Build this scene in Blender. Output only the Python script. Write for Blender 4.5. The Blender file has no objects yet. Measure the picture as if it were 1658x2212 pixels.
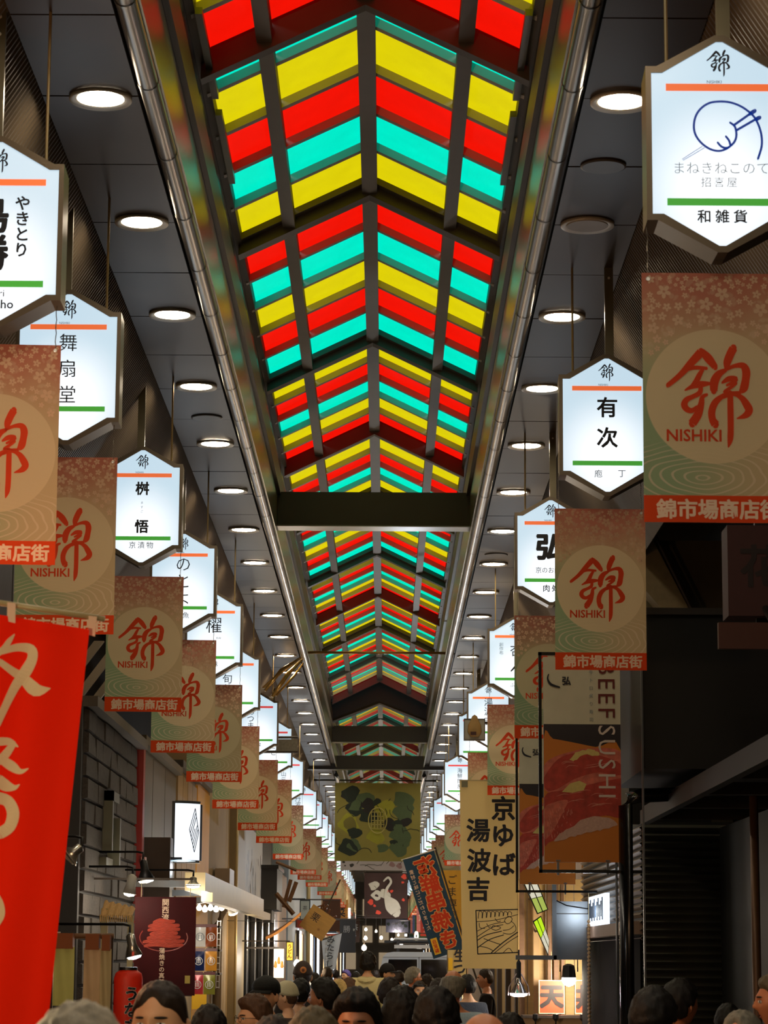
import bpy, bmesh, math, random
from mathutils import Vector, Matrix
from mathutils import noise as mn
R = random.Random(7)
SC = bpy.context.scene
COL = SC.collection
# ------------------------------------------------------------ camera, sky, exposure
FPX = 5500.0                      # focal length in pixels of the 1658x2212 frame
CAM = Vector((0, 0, 1.8))
cd = bpy.data.cameras.new('camera'); cam = bpy.data.objects.new('camera', cd); COL.objects.link(cam)
cd.sensor_fit = 'VERTICAL'; cd.sensor_height = 36; cd.lens = FPX / 2212 * 36
cd.clip_start = 0.1; cd.clip_end = 600
PITCH = math.atan(959 / FPX)
ROT = (Matrix.Rotation(0.0016, 3, 'Z') @ Matrix.Rotation(math.pi / 2 + PITCH, 3, 'X') @ Matrix.Rotation(math.radians(0.35), 3, 'Z'))
cam.matrix_world = Matrix.Translation(CAM) @ ROT.to_4x4()
cd.dof.use_dof = True; cd.dof.focus_distance = 24; cd.dof.aperture_fstop = 13
SC.camera = cam
def at(px, py, D):
    """point of the street at depth Y = D that is seen at pixel (px, py)"""
    d = ROT @ Vector(((px - 829) / FPX, -(py - 1106) / FPX, -1))
    return CAM + d * (D / d.y)
W = bpy.data.worlds.new('overcast_sky'); SC.world = W; W.use_nodes = True
bg = W.node_tree.nodes['Background']; bg.inputs[0].default_value = (0.93, 0.97, 1, 1); bg.inputs[1].default_value = 1.2
SC.view_settings.view_transform = 'Standard'; SC.view_settings.look = 'None'
SC.view_settings.gamma = 1; SC.view_settings.exposure = 0.0; SC.view_settings.use_curve_mapping = False
SC.cycles.max_bounces = 6; SC.cycles.transparent_max_bounces = 12; SC.cycles.sample_clamp_indirect = 4

# ------------------------------------------------------------ materials
def lin(c):
    return tuple(((v / 255) / 12.92 if v / 255 <= .04045 else ((v / 255 + .055) / 1.055) ** 2.4) for v in c)
_M = {}
def pm(name, col, rough=.55, metal=0., var=.12, scale=9., bump=0., bscale=40., spec=.5, stretch=(1, 1, 1), trans=0., coat=0.):
    """procedural painted / metal / cloth surface with noise in its colour and relief"""
    if name in _M: return _M[name]
    m = bpy.data.materials.new(name); m.use_nodes = True; _M[name] = m
    nt = m.node_tree; n = nt.nodes; l = nt.links; b = n['Principled BSDF']
    c = lin(col)
    tc = n.new('ShaderNodeTexCoord'); mp = n.new('ShaderNodeMapping'); mp.inputs['Scale'].default_value = stretch
    l.new(tc.outputs['Object'], mp.inputs[0])
    no = n.new('ShaderNodeTexNoise'); no.inputs['Scale'].default_value = scale; no.inputs['Detail'].default_value = 4
    l.new(mp.outputs[0], no.inputs['Vector'])
    mx = n.new('ShaderNodeMix'); mx.data_type = 'RGBA'
    mx.inputs['A'].default_value = (*[max(0, v * (1 - var)) for v in c], 1); mx.inputs['B'].default_value = (*[min(1, v * (1 + var)) for v in c], 1)
    l.new(no.outputs['Fac'], mx.inputs['Factor']); l.new(mx.outputs['Result'], b.inputs['Base Color'])
    b.inputs['Roughness'].default_value = rough; b.inputs['Metallic'].default_value = metal
    b.inputs['Specular IOR Level'].default_value = spec; b.inputs['Coat Weight'].default_value = coat
    if bump:
        n2 = n.new('ShaderNodeTexNoise'); n2.inputs['Scale'].default_value = bscale; n2.inputs['Detail'].default_value = 5
        l.new(mp.outputs[0], n2.inputs['Vector'])
        bp = n.new('ShaderNodeBump'); bp.inputs['Strength'].default_value = bump; bp.inputs['Distance'].default_value = .01
        l.new(n2.outputs['Fac'], bp.inputs['Height']); l.new(bp.outputs[0], b.inputs['Normal'])
    if trans:
        t = n.new('ShaderNodeBsdfTranslucent'); ms = n.new('ShaderNodeMixShader'); ms.inputs[0].default_value = trans
        l.new(mx.outputs['Result'], t.inputs[0]); l.new(b.outputs[0], ms.inputs[1]); l.new(t.outputs[0], ms.inputs[2])
        l.new(ms.outputs[0], n['Material Output'].inputs[0])
    return m
def em(name, col, s):
    if name in _M: return _M[name]
    m = bpy.data.materials.new(name); m.use_nodes = True; _M[name] = m
    n = m.node_tree.nodes; l = m.node_tree.links
    b = n['Principled BSDF']; b.inputs['Base Color'].default_value = (*lin(col), 1)
    b.inputs['Emission Color'].default_value = (*lin(col), 1); b.inputs['Emission Strength'].default_value = s
    b.inputs['Roughness'].default_value = .4
    return m
def glass_pane(name, col):
    m = bpy.data.materials.new(name); m.use_nodes = True; _M[name] = m
    n = m.node_tree.nodes; l = m.node_tree.links
    c = [max(.0, v) ** .5 for v in lin(col)]
    tc = n.new('ShaderNodeTexCoord'); no = n.new('ShaderNodeTexNoise'); no.inputs['Scale'].default_value = 3.5; no.inputs['Detail'].default_value = 5
    l.new(tc.outputs['Object'], no.inputs[0])
    mx = n.new('ShaderNodeMix'); mx.data_type = 'RGBA'
    mx.inputs['A'].default_value = (*[v * .93 for v in c], 1); mx.inputs['B'].default_value = (*[min(1, v * 1.04) for v in c], 1)
    l.new(no.outputs['Fac'], mx.inputs['Factor'])
    t = n.new('ShaderNodeBsdfTransparent'); b = n['Principled BSDF']; b.inputs['Roughness'].default_value = .3
    l.new(mx.outputs['Result'], t.inputs[0]); l.new(mx.outputs['Result'], b.inputs['Base Color'])
    ms = n.new('ShaderNodeMixShader'); ms.inputs[0].default_value = .06
    l.new(t.outputs[0], ms.inputs[1]); l.new(b.outputs[0], ms.inputs[2]); l.new(ms.outputs[0], n['Material Output'].inputs[0])
    return m

# ------------------------------------------------------------ mesh building
class MB:
    def __init__(s): s.v = []; s.f = []; s.sm = False
    def add(s, vs, fs):
        k = len(s.v); s.v += [tuple(v) for v in vs]; s.f += [tuple(i + k for i in f) for f in fs]; return s
    def box(s, x0, x1, y0, y1, z0, z1):
        return s.add([(x0, y0, z0), (x1, y0, z0), (x1, y1, z0), (x0, y1, z0), (x0, y0, z1), (x1, y0, z1), (x1, y1, z1), (x0, y1, z1)],
                     [(0, 3, 2, 1), (4, 5, 6, 7), (0, 1, 5, 4), (1, 2, 6, 5), (2, 3, 7, 6), (3, 0, 4, 7)])
    def prism(s, poly, y0, y1):
        """poly in XZ, extruded along Y"""
        n = len(poly)
        return s.add([(x, y0, z) for x, z in poly] + [(x, y1, z) for x, z in poly],
                     [tuple(range(n)), tuple(range(2 * n - 1, n - 1, -1))] + [(i, i + n, (i + 1) % n + n, (i + 1) % n) for i in range(n)])
    def prismx(s, poly, x0, x1):
        """poly in YZ, extruded along X"""
        n = len(poly)
        return s.add([(x0, y, z) for y, z in poly] + [(x1, y, z) for y, z in poly],
                     [tuple(range(n)), tuple(range(2 * n - 1, n - 1, -1))] + [(i, i + n, (i + 1) % n + n, (i + 1) % n) for i in range(n)])
    def tube(s, pts, r, seg=8, cap=True):
        pts = [Vector(p) for p in pts]; rs = r if isinstance(r, (list, tuple)) else [r] * len(pts)
        vs = []
        for i, p in enumerate(pts):
            d = (pts[min(i + 1, len(pts) - 1)] - pts[max(i - 1, 0)]).normalized()
            a = d.cross(Vector((0, 0, 1)) if abs(d.z) < .9 else Vector((1, 0, 0))).normalized(); b = d.cross(a)
            for k in range(seg):
                t = 2 * math.pi * k / seg; vs.append(p + (a * math.cos(t) + b * math.sin(t)) * rs[i])
        fs = [(i * seg + k, i * seg + (k + 1) % seg, (i + 1) * seg + (k + 1) % seg, (i + 1) * seg + k) for i in range(len(pts) - 1) for k in range(seg)]
        if cap: fs += [tuple(range(seg - 1, -1, -1)), tuple((len(pts) - 1) * seg + k for k in range(seg))]
        return s.add(vs, fs)
    def lathe(s, prof, c=(0, 0, 0), seg=24, axis='Z', cap=True):
        """prof: (radius, height) pairs"""
        vs = []
        for r, h in prof:
            for k in range(seg):
                t = 2 * math.pi * k / seg; x, y = r * math.cos(t), r * math.sin(t)
                v = (x, y, h) if axis == 'Z' else ((x, h, y) if axis == 'Y' else (h, x, y))
                vs.append((v[0] + c[0], v[1] + c[1], v[2] + c[2]))
        n = len(prof)
        fs = [(i * seg + k, i * seg + (k + 1) % seg, (i + 1) * seg + (k + 1) % seg, (i + 1) * seg + k) for i in range(n - 1) for k in range(seg)]
        if cap: fs += [tuple(range(seg - 1, -1, -1)), tuple((n - 1) * seg + k for k in range(seg))]
        return s.add(vs, fs)
    def grid(s, fn, nu, nv):
        return s.add([fn(i / nu, j / nv) for j in range(nv + 1) for i in range(nu + 1)],
                     [(j * (nu + 1) + i, j * (nu + 1) + i + 1, (j + 1) * (nu + 1) + i + 1, (j + 1) * (nu + 1) + i) for j in range(nv) for i in range(nu)])
    def ribbon(s, pts, y=0., cap=3):
        """brush stroke in the XZ plane: points (x, z, half width)"""
        P = []
        n = len(pts)
        for i in range(n - 1):                     # Catmull-Rom
            p0, p1, p2, p3 = pts[max(i - 1, 0)], pts[i], pts[i + 1], pts[min(i + 2, n - 1)]
            for k in range(4):
                t = k / 4
                P.append([.5 * (2 * p1[j] + (p2[j] - p0[j]) * t + (2 * p0[j] - 5 * p1[j] + 4 * p2[j] - p3[j]) * t * t + (3 * p1[j] - p0[j] - 3 * p2[j] + p3[j]) * t ** 3) for j in range(3)])
        P.append(list(pts[-1])); L = []; Q = []
        for i, p in enumerate(P):
            a = P[max(i - 1, 0)]; b = P[min(i + 1, len(P) - 1)]
            dx, dz = b[0] - a[0], b[1] - a[1]; q = math.hypot(dx, dz) or 1; nx, nz = -dz / q, dx / q
            w = max(p[2], 1e-5); L.append((p[0] + nx * w, y, p[1] + nz * w)); Q.append((p[0] - nx * w, y, p[1] - nz * w))
        m = len(P); fs = [(i, i + 1, m + i + 1, m + i) for i in range(m - 1)]
        s.add(L + Q, fs)
        for p, q in ((P[0], P[1]), (P[-1], P[-2])):   # rounded ends
            a = math.atan2(p[1] - q[1], p[0] - q[0]); w = p[2]
            s.add([(p[0], y, p[1])] + [(p[0] + w * .8 * math.cos(a + t), y, p[1] + w * math.sin(a + t)) for t in [math.pi * (k / 4 - .5) for k in range(5)]],
                  [(0, k + 1, k + 2) for k in range(4)])
        return s
    def mesh(s, name, off=(0, 0, 0), smooth=None):
        me = bpy.data.meshes.new(name)
        me.from_pydata([(v[0] - off[0], v[1] - off[1], v[2] - off[2]) for v in s.v], [], s.f); me.update()
        if smooth if smooth is not None else s.sm:
            me.polygons.foreach_set('use_smooth', [True] * len(me.polygons))
        return me
def link(name, me, mat=None, parent=None):
    o = bpy.data.objects.new(name, me); COL.objects.link(o)
    if mat and me and not me.materials: me.materials.append(mat)
    if parent is not None: o.parent = parent
    return o
def tag(o, label=None, cat=None, group=None, kind=None):
    if label: o['label'] = label
    if cat: o['category'] = cat
    if group: o['group'] = group
    if kind: o['kind'] = kind
    return o
def thing(name, label, cat, loc=(0, 0, 0), rz=0., group=None):
    o = bpy.data.objects.new(name, None); COL.objects.link(o); o.location = loc; o.rotation_euler.z = rz; o.empty_display_size = .1
    return tag(o, label, cat, group)
def part(t, name, mb, mat, label=None, local=False, smooth=None, top=None):
    """a part of thing t; mb in world coordinates unless local. top: the thing when t is itself a part"""
    root = top or t
    off = (0, 0, 0) if local else root.location
    o = link(name, mb.mesh(name, off, smooth) if isinstance(mb, MB) else mb, mat, t)
    if label: o['label'] = label
    return o
def struct(name, mb, mat, smooth=None, label=None):
    o = link(name, mb.mesh(name, (0, 0, 0), smooth), mat); o['kind'] = 'structure'
    if label: o['label'] = label
    return o
_T = {}
def txt(body, size, bold=0., vertical=False, gap=1.0, mirror=False, rot=0., ax='CENTER', squash=1.):
    """flat lettering in the XZ plane facing -Y, centred on its origin"""
    k = (body, size, bold, vertical, gap, mirror, rot, squash)
    if k in _T: return _T[k]
    c = bpy.data.curves.new('lettering', 'FONT'); c.body = '\n'.join(body) if vertical else body
    c.align_x = ax; c.size = 1; c.offset = min(bold, .008); c.resolution_u = 2; c.space_line = gap if vertical else 1.1
    if not vertical: c.space_character = gap
    o = bpy.data.objects.new('lettering', c); COL.objects.link(o)
    me = bpy.data.meshes.new_from_object(o); bpy.data.objects.remove(o)
    xs = [v.co.x for v in me.vertices]; ys = [v.co.y for v in me.vertices]
    mx, my = (min(xs) + max(xs)) / 2, (min(ys) + max(ys)) / 2
    ca, sa = math.cos(rot), math.sin(rot)
    for v in me.vertices:
        x, y = (v.co.x - mx) * size * squash, (v.co.y - my) * size
        if mirror: x = -x
        v.co = (x * ca - y * sa, 0, x * sa + y * ca)
    me.materials.clear(); me.name = 'lettering'
    if bold > .008:
        r_ = (bold - .006) * size; m2 = MB(); vs = [tuple(v.co) for v in me.vertices]; fs = [tuple(p.vertices) for p in me.polygons]
        for i, (dx, dz) in enumerate([(0, 0)] + [(math.cos(math.tau * q / 6) * r_, math.sin(math.tau * q / 6) * r_) for q in range(6)]):
            m2.add([(x + dx, y + i * .00004, z + dz) for x, y, z in vs], fs)
        me = m2.mesh('lettering')
    _T[k] = me
    return me
def letter(t, body, size, loc, mat, bold=0., parent=None, fn=None, name='lettering', rz=0., label=None, ry=0., **kw):
    """lettering part, loc local to thing t"""
    me = txt(body, size, bold, **kw)
    if fn or (me.materials and me.materials[0] is not mat): me = me.copy(); me.materials.clear()
    if fn:
        for v in me.vertices: v.co.y += fn(v.co.x + loc[0], v.co.z + loc[2])
    o = link(name, me, mat, parent or t); o.location = loc; o.rotation_euler = (0, ry, rz)
    if label: o['label'] = label
    return o

CX = -0.148          # centre line of the arcade
def Z(h): return 1.8 + h

def nth(n):
    U = ['', 'first', 'second', 'third', 'fourth', 'fifth', 'sixth', 'seventh', 'eighth', 'ninth', 'tenth', 'eleventh', 'twelfth', 'thirteenth', 'fourteenth', 'fifteenth', 'sixteenth', 'seventeenth', 'eighteenth', 'nineteenth', 'twentieth']
    if n <= 20: return U[n]
    T = {2: 'twenty', 3: 'thirty', 4: 'forty', 5: 'fifty', 6: 'sixty'}[n // 10]
    return T + '-' + U[n % 10] if n % 10 else {'twenty': 'twentieth', 'thirty': 'thirtieth', 'forty': 'fortieth', 'fifty': 'fiftieth'}[T]
# ------------------------------------------------------------ the arcade roof
Y0, Y1 = -6.0, 150.0
SOFZ, EAVE, RIDGE = Z(4.25), Z(5.14), Z(5.60)
HW = .95
steel = pm('dark_steel', (62, 54, 47), .4, .3, .15, 3)
soff_m = pm('bronze_ceiling_panel', (56, 38, 20), .38, .35, .2, 1.2, .05, 3)
fascia_m = pm('olive_metal_fascia', (128, 126, 106), .24, .75, .25, 2, .12, 6)
pipe_m = pm('brushed_stainless', (176, 168, 156), .3, 1., .3, 1.2)
bar_m = pm('glazing_bar_paint', (96, 86, 76), .5, .1, .15, 5)
gbar_m = pm('glazing_bar_alu', (205, 198, 184), .5, 0, .1, 5)
pave_m = pm('grey_paving', (96, 92, 88), .6, 0, .2, 4, .2, 30)
wall_m = pm('dark_render', (52, 46, 40), .8, 0, .25, 2, .1, 20)
corr_m = pm('corrugated_bronze_sheet', (104, 90, 72), .4, .35, .2, 2)
struct('floor', MB().box(-6, 6, Y0, Y1 + 20, -.2, 0), pave_m)
# end walls added across the street, with outer walls, keep the daylight to the skylight
struct('back_daylight_block', MB().box(-6, 6, Y0 - .3, Y0, 0, 9), wall_m)
struct('wall_end', MB().box(-6, 6, Y1 + 10, Y1 + 10.3, 0, 9), wall_m)
struct('wall_left', MB().box(-4.2, -4.0, Y0, Y1 + 10, 0, 8.2), wall_m)
struct('wall_right', MB().box(4.0, 4.2, Y0, Y1 + 10, 0, 8.2), wall_m)
# deck over the side ceilings
for s, nm in ((-1, 'trim_1'), (1, 'trim_2')):
    a, b = sorted((CX + s * 1.0, s * 4.3)); struct(nm, MB().box(a, b, Y0, Y1 + 10, 7.02, 7.1), wall_m)
# soffit panels, one by one
pan = MB().box(0, .48, 0, 1.105, 0, .02).mesh('ceiling_panel'); pan.materials.append(soff_m)
for s, nm in ((-1, 'ceiling_left'), (1, 'ceiling_right')):
    a, b = sorted((CX + s * 1.12, CX + s * 1.63))
    root = struct(nm, MB().box(a, b, Y0, Y1, SOFZ + .03, SOFZ + .06), wall_m)
    x0 = CX - 1.60 if s < 0 else CX + 1.12
    y = 8.9; k = 0
    while y < 60:
        o = link('ceiling_panel', pan, None, root); o.location = (x0, y, SOFZ + R.uniform(0, .003)); o.rotation_euler.y = R.uniform(-.004, .004); y += 1.12
    link('far_ceiling', MB().box(x0, x0 + .48, Y0, 8.88, SOFZ, SOFZ + .02).box(x0, x0 + .48, y, Y1, SOFZ, SOFZ + .02).mesh('far_ceiling'), soff_m, root)
# sloping corrugated haunch from the ceiling edge to the shop fronts
for s, nm in ((-1, 'trim_3'), (1, 'trim_4')):
    def H(u, v):
        pass
    mb = MB(); xa, xb = CX + s * 1.60, CX + s * 2.25; za, zb = SOFZ + .03, SOFZ - .98
    ys = []; y = Y0; st = .028
    while y < 8: ys.append((y, 0)); y += 1
    k = 0
    while y < 62: ys.append((y, (0, .008, .008, 0)[k % 4])); y += st / 2; k += 1
    while y < Y1: ys.append((y, 0)); y += 5
    vs = []
    for y, o in ys: vs += [(xa - s * o * .84, y, za - o * .55), (xb - s * o * .84, y, zb - o * .55)]
    mb.add(vs, [(2 * i, 2 * i + 1, 2 * i + 3, 2 * i + 2) for i in range(len(ys) - 1)])
    o = struct(nm, mb, corr_m)
# fascia between ceiling and skylight, with its dark rail, and the gutter pipe
for s, nm in ((-1, 'trim_5'), (1, 'trim_6')):
    x = CX + s * .978
    a, b = sorted((x, x + s * .03))
    root = struct(nm, MB().box(a, b, Y0, Y1, SOFZ - .02, EAVE + .12), fascia_m)
    a, b = sorted((x - s * .035, x - s * .001))
    o = link('rail', MB().box(a, b, Y0, Y1, Z(4.62), Z(4.84)).mesh('rail'), steel, root); o['label'] = 'dark lengthwise rail'
    a, b = sorted((x + s * .03, CX + s * 1.12))
    link('groove', MB().box(a, b, Y0, Y1, SOFZ + .05, SOFZ + .07).mesh('groove'), steel, root)
seg_m = MB().lathe([(.05, 0), (.05, 1.105)], seg=20, axis='Y', cap=False).lathe([(.054, 1.09), (.054, 1.12)], seg=20, axis='Y', cap=False).mesh('pipe_length', smooth=True); seg_m.materials.append(pipe_m)
for s in (-1, 1):
    for y0, y1, lab in ((8.6, 52, 'near'), (60.5, 66, 'far')):
        t = thing('rainwater_pipe', f"{'short far' if lab == 'far' else 'long near'} polished steel pipe along the {'left' if s < 0 else 'right'} edge of the skylight", 'pipe', (CX + s * 1.04, y0, SOFZ - .03))
        y = 0
        while y < y1 - y0:
            o = link('pipe_length', seg_m, None, t); o.location = (0, y, 0); y += 1.12
# skylight: frames, purlins, ridge, glazing bars and one object for every pane
yel, red_, teal = glass_pane('yellow_glass', (228, 208, 8)), glass_pane('red_glass', (250, 18, 4)), glass_pane('teal_glass', (0, 236, 200))
BAY = 4.4; PITCHP = .84
slope = (RIDGE - EAVE) / HW
def roofz(x): return RIDGE - slope * abs(x)
def chevron(mb, y0, y1, top, dep, hw=HW):
    for s in (-1, 1):
        mb.prism([(CX, RIDGE + top), (CX, RIDGE + top - dep), (CX + s * hw, RIDGE - slope * hw + top - dep), (CX + s * hw, RIDGE - slope * hw + top)][::s], y0, y1)
    return mb
sky = thing('skylight_roof', 'pitched arcade skylight of red, yellow and teal glass panes in dark steel frames', 'skylight', (CX, 8, EAVE))
part(sky, 'ridge_beam', MB().box(CX - .055, CX + .055, 6.5, 118, RIDGE - .12, RIDGE + .03), bar_m)
for s in (-1, 1):
    x = CX + s * .585
    part(sky, 'purlin', MB().box(x - .045, x + .045, 6.5, 118, roofz(.585) - .10, roofz(.585) + .0), bar_m)
    a, b = sorted((CX + s * .925, CX + s * .977)); part(sky, 'eave_plate', MB().box(a, b, 6.5, 118, EAVE - .05, EAVE + .04), bar_m)
panes = {}
for s in (-1, 1):
    for k, (a, b) in enumerate(((.052, .545), (.625, .935))):
        for ci, m in enumerate((yel, red_, teal)):
            mb = MB(); mb.add([(s * a, 0, -slope * a), (s * b, 0, -slope * b), (s * b, .79, -slope * b), (s * a, .79, -slope * a),
                               (s * a, 0, -slope * a + .008), (s * b, 0, -slope * b + .008), (s * b, .79, -slope * b + .008), (s * a, .79, -slope * a + .008)],
                              [(0, 3, 2, 1), (4, 5, 6, 7), (0, 1, 5, 4), (1, 2, 6, 5), (2, 3, 7, 6), (3, 0, 4, 7)])
            me = mb.mesh('pane'); me.materials.append(m); panes[s, k, ci] = me
order = [0, 1, 2]      # Y R G going away from the camera
far_panes = {0: MB(), 1: MB(), 2: MB()}
idx = None
# bays: big frames (A) and slim overlaps (B) repeat every 12.4 m; colours run Y R G in each bay as listed
bays = []
for k in range(-1, 9):
    o_ = 12.37 * k
    bays += [(17.98 + o_, 'A', 'RGYRG', 22.52 + o_), (22.52 + o_, 'A', 'YRGYR', 26.5 + o_), (26.5 + o_, 'B', 'g', 27.0 + o_), (27.0 + o_, 'C', 'YRGY', 30.35 + o_)]
bays = [b_ for b_ in bays if 9 < b_[0] < 116]
for fy, kind, cols, ny in bays:
    g = {'A': .16, 'B': .05, 'C': .03}[kind]; cols = cols.upper()
    if kind == 'A':
        mb = MB(); chevron(mb, fy - .07, fy + .07, .02, .15); chevron(mb, fy - .17, fy - .07, .0, .05); chevron(mb, fy + .07, fy + .17, .0, .05)
        part(sky, 'chevron_frame', mb, bar_m)
    elif kind == 'B': part(sky, 'slim_frame', chevron(MB(), fy - .05, fy + .05, .02, .17), bar_m)
    else: part(sky, 'glazing_bar', chevron(MB(), fy - .03, fy + .03, .0, .06), gbar_m)
    n = len(cols); L = (ny - (.05 if cols in ('YRGYR', 'G') else .16) - fy - g) / n
    for j, c_ in enumerate(cols):
        y0 = fy + g + j * L
        cidx = 'YRG'.index(c_)
        if j: part(sky, 'glazing_bar', chevron(MB(), y0 - .03, y0 + .03, .0, .06), gbar_m)
        for s in (-1, 1):
            for k in range(2):
                if y0 < 50:
                    o = link('pane', panes[s, k, cidx], None, sky); o.location = (0, y0 - 8, RIDGE - EAVE); o.scale.y = (L + .02) / .79
                else:
                    a, b = ((.052, .545), (.625, .935))[k]
                    far_panes[cidx].add([(CX + s * a, y0, roofz(a)), (CX + s * b, y0, roofz(b)), (CX + s * b, y0 + L, roofz(b)), (CX + s * a, y0 + L, roofz(a)),
                                         (CX + s * a, y0, roofz(a) + .008), (CX + s * b, y0, roofz(b) + .008), (CX + s * b, y0 + L, roofz(b) + .008), (CX + s * a, y0 + L, roofz(a) + .008)],
                                        [(0, 3, 2, 1), (4, 5, 6, 7), (0, 1, 5, 4), (1, 2, 6, 5), (2, 3, 7, 6), (3, 0, 4, 7)])
for i, m in enumerate((yel, red_, teal)):
    o = part(sky, 'far_panes', far_panes[i], m, ('yellow', 'red', 'teal')[i] + ' panes at the far end'); o['kind'] = 'stuff'
# solid roof before the first frame and after the last
struct('trim_7', chevron(MB(), Y0, 6.5, .05, .05).box(-4.2, 4.2, 118, Y1 + 10, 7.1, 7.2), wall_m)
# actuator brackets along the eaves
for s in (-1, 1):
    mb = MB()
    for y in (13.2, 14.9):
        mb.box(CX + s * .90 - .02, CX + s * .90 + .02, y, y + 1.4, EAVE - .09, EAVE - .05)
    part(sky, 'opener_track', mb, pm('zinc', (120, 120, 118), .35, .8))
# cross beams
def beam(y, z0, z1, x0, x1, label, lip=.03):
    t = thing('cross_beam', label, 'beam', ((x0 + x1) / 2, y, z0))
    part(t, 'web', MB().box(x0, x1, y, y + .22, z0 + .012, z1), steel)
    part(t, 'bottom_flange', MB().box(x0, x1, y - lip, y + .22 + lip, z0, z0 + .012), pm('pale_flange', (140, 138, 132), .3, .7), 'paler bottom flange')
    return t
beam(25.5, Z(4.29), Z(4.65), CX - .976, CX + .976, 'nearest and largest dark brown steel beam across the skylight')
beam(52.6, Z(4.34), Z(4.68), CX - .976, CX + .976, 'dark green-grey beam across the skylight under the black gable')
beam(58.2, Z(4.18), Z(4.5), -1.9, 1.5, 'wide grey beam crossing the whole arcade above the flower tapestry')
t = thing('gable_panel', 'black chevron shaped gable panel hanging under the skylight above the second beam', 'panel', (CX, 51.5, Z(4.7)))
mb = MB(); top, bot = Z(5.52), Z(5.04)
for s in (-1, 1):
    mb.prism([(CX, top), (CX, bot), (CX + s * .975, bot - .38), (CX + s * .975, top - .45)][::s], 51.5, 51.65)
part(t, 'board', mb, pm('navy_black_paint', (24, 24, 32), .4, .2))
mb = MB()
for s in (-1, 1):
    mb.prism([(CX, bot), (CX, bot - .03), (CX + s * .975, bot - .41), (CX + s * .975, bot - .38)][::s], 51.42, 51.66)
    mb.prism([(CX, top + .03), (CX, top), (CX + s * .975, top - .45), (CX + s * .975, top - .42)][::s], 51.42, 51.66)
part(t, 'edge_trim', mb, pm('grey_trim', (120, 122, 130), .3, .6), 'pale grey edge')
# rods across the street
def rod(a, b, r, label, m=None):
    a, b = Vector(a), Vector(b); lo = a if a.z < b.z else b
    t = thing('cross_rod', label, 'rod', tuple(lo))
    part(t, 'tube', MB().tube([a, b], r, 10), m or pm('brass_conduit', (170, 140, 96), .3, .8), smooth=True)
    mb = MB()
    for p, q in ((a, b), (b, a)):
        d = (p - q).normalized(); mb.tube([p - d * .02, p + d * .05], r * 1.5, 10)
    part(t, 'end_cap', mb, steel)
    return t
rod(at(600, 1409, 36.5), at(1000, 1411, 36.5), .02, 'thin brass coloured rod hung across the skylight below the first beam')
rod(at(682, 1685, 62), at(938, 1687, 62), .018, 'thin dark rod carrying the flower tapestry', steel)
# bundle of leaning strips
t = thing('strip_bundle', 'bundle of bent golden plastic strips leaning from the rod towards the left lanterns', 'strips', tuple(at(585, 1510, 36)))
for k, (x1, y1, x2, y2, w) in enumerate(((650, 1420, 572, 1492, .03), (652, 1425, 588, 1505, .035), (640, 1430, 568, 1486, .025), (655, 1432, 596, 1503, .02))):
    p, q = at(x1, y1, 36.2 + .1 * k), at(x2, y2, 35.8 + .1 * k); m_ = (p + q) / 2 + Vector((.03 * (k - 1), 0, .05))
    part(t, 'strip', MB().tube([p, m_, q], [w * .5, w, w * .7], 8), pm('golden_film', (196, 160, 92), .22, .6), smooth=True)

# ------------------------------------------------------------ recessed downlights
lamp_e = em('downlight_glow', (255, 236, 206), 82.0)
ring_m = pm('lamp_ring', (205, 196, 180), .35, .3)
ringme = MB().lathe([(.118, .012), (.155, .0), (.158, .004), (.158, .02), (.118, .02)], seg=36, cap=False).mesh('trim_ring', smooth=True); ringme.materials.append(ring_m)
discme = MB().lathe([(.12, .013), (.12, .02)], seg=32).mesh('lens'); discme.materials.append(lamp_e)
offme = MB().lathe([(.12, .004), (.12, .02)], seg=32).mesh('lens'); offme.materials.append(pm('unlit_lens', (176, 168, 156), .5))
def downlight(x, y, lit, label, group):
    t = thing('ceiling_downlight', label, 'ceiling light', (x, y, SOFZ - .02), 0, group)
    link('trim_ring', ringme, None, t); link('lens', discme if lit else offme, None, t)
k = 0; y = 12.27 - 2.193 * 5
while y < 118:
    for s in (-1, 1):
        if y > 56.8 and y < 59.5: continue
        x = CX + s * 1.31
        lit = not (s > 0 and 14 < y < 15)
        side = 'left' if s < 0 else 'right'
        if 12 < y < 45:
            n = round((y - 12.27) / 2.193)
            w = ['nearest', 'second', 'third', 'fourth', 'fifth', 'sixth', 'seventh', 'eighth', 'ninth', 'tenth', 'eleventh', 'twelfth', 'thirteenth', 'fourteenth', 'fifteenth'][n]
            lab = f"{w} round downlight from the camera in the {side} ceiling strip" if lit else 'large unlit round downlight in the right ceiling strip'
        elif y < 12: lab = f'{nth(k // 2 + 1)} round lit downlight of the {side} strip, out of view above the camera'
        else: lab = f'{nth(round((y - 12.27) / 2.193) + 1)} downlight of the {side} ceiling strip, small and distant'
        k += 1
        downlight(x, y, lit, lab, 'near downlights' if 12 < y < 45 else None if y < 12 else f'distant downlights {side}')
    y += 2.193
t_ = thing
for x, y, lab in ((CX + 1.31, 13.35, 'thin flush ring of an empty ceiling fitting on the right'), (CX - 1.31, 20.0, 'small flush disc in the left ceiling strip'), (CX + 1.31, 27.0, 'small flush disc in the right ceiling strip')):
    t = thing('ceiling_disc', lab, 'ceiling fitting', (x, y, SOFZ - .01))
    link('cover', MB().lathe([(.115, .0), (.125, .004), (.125, .012), (.0, .012)], seg=32).mesh('cover'), pm('disc_paint', (92, 82, 70), .4, .3), t)
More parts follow.
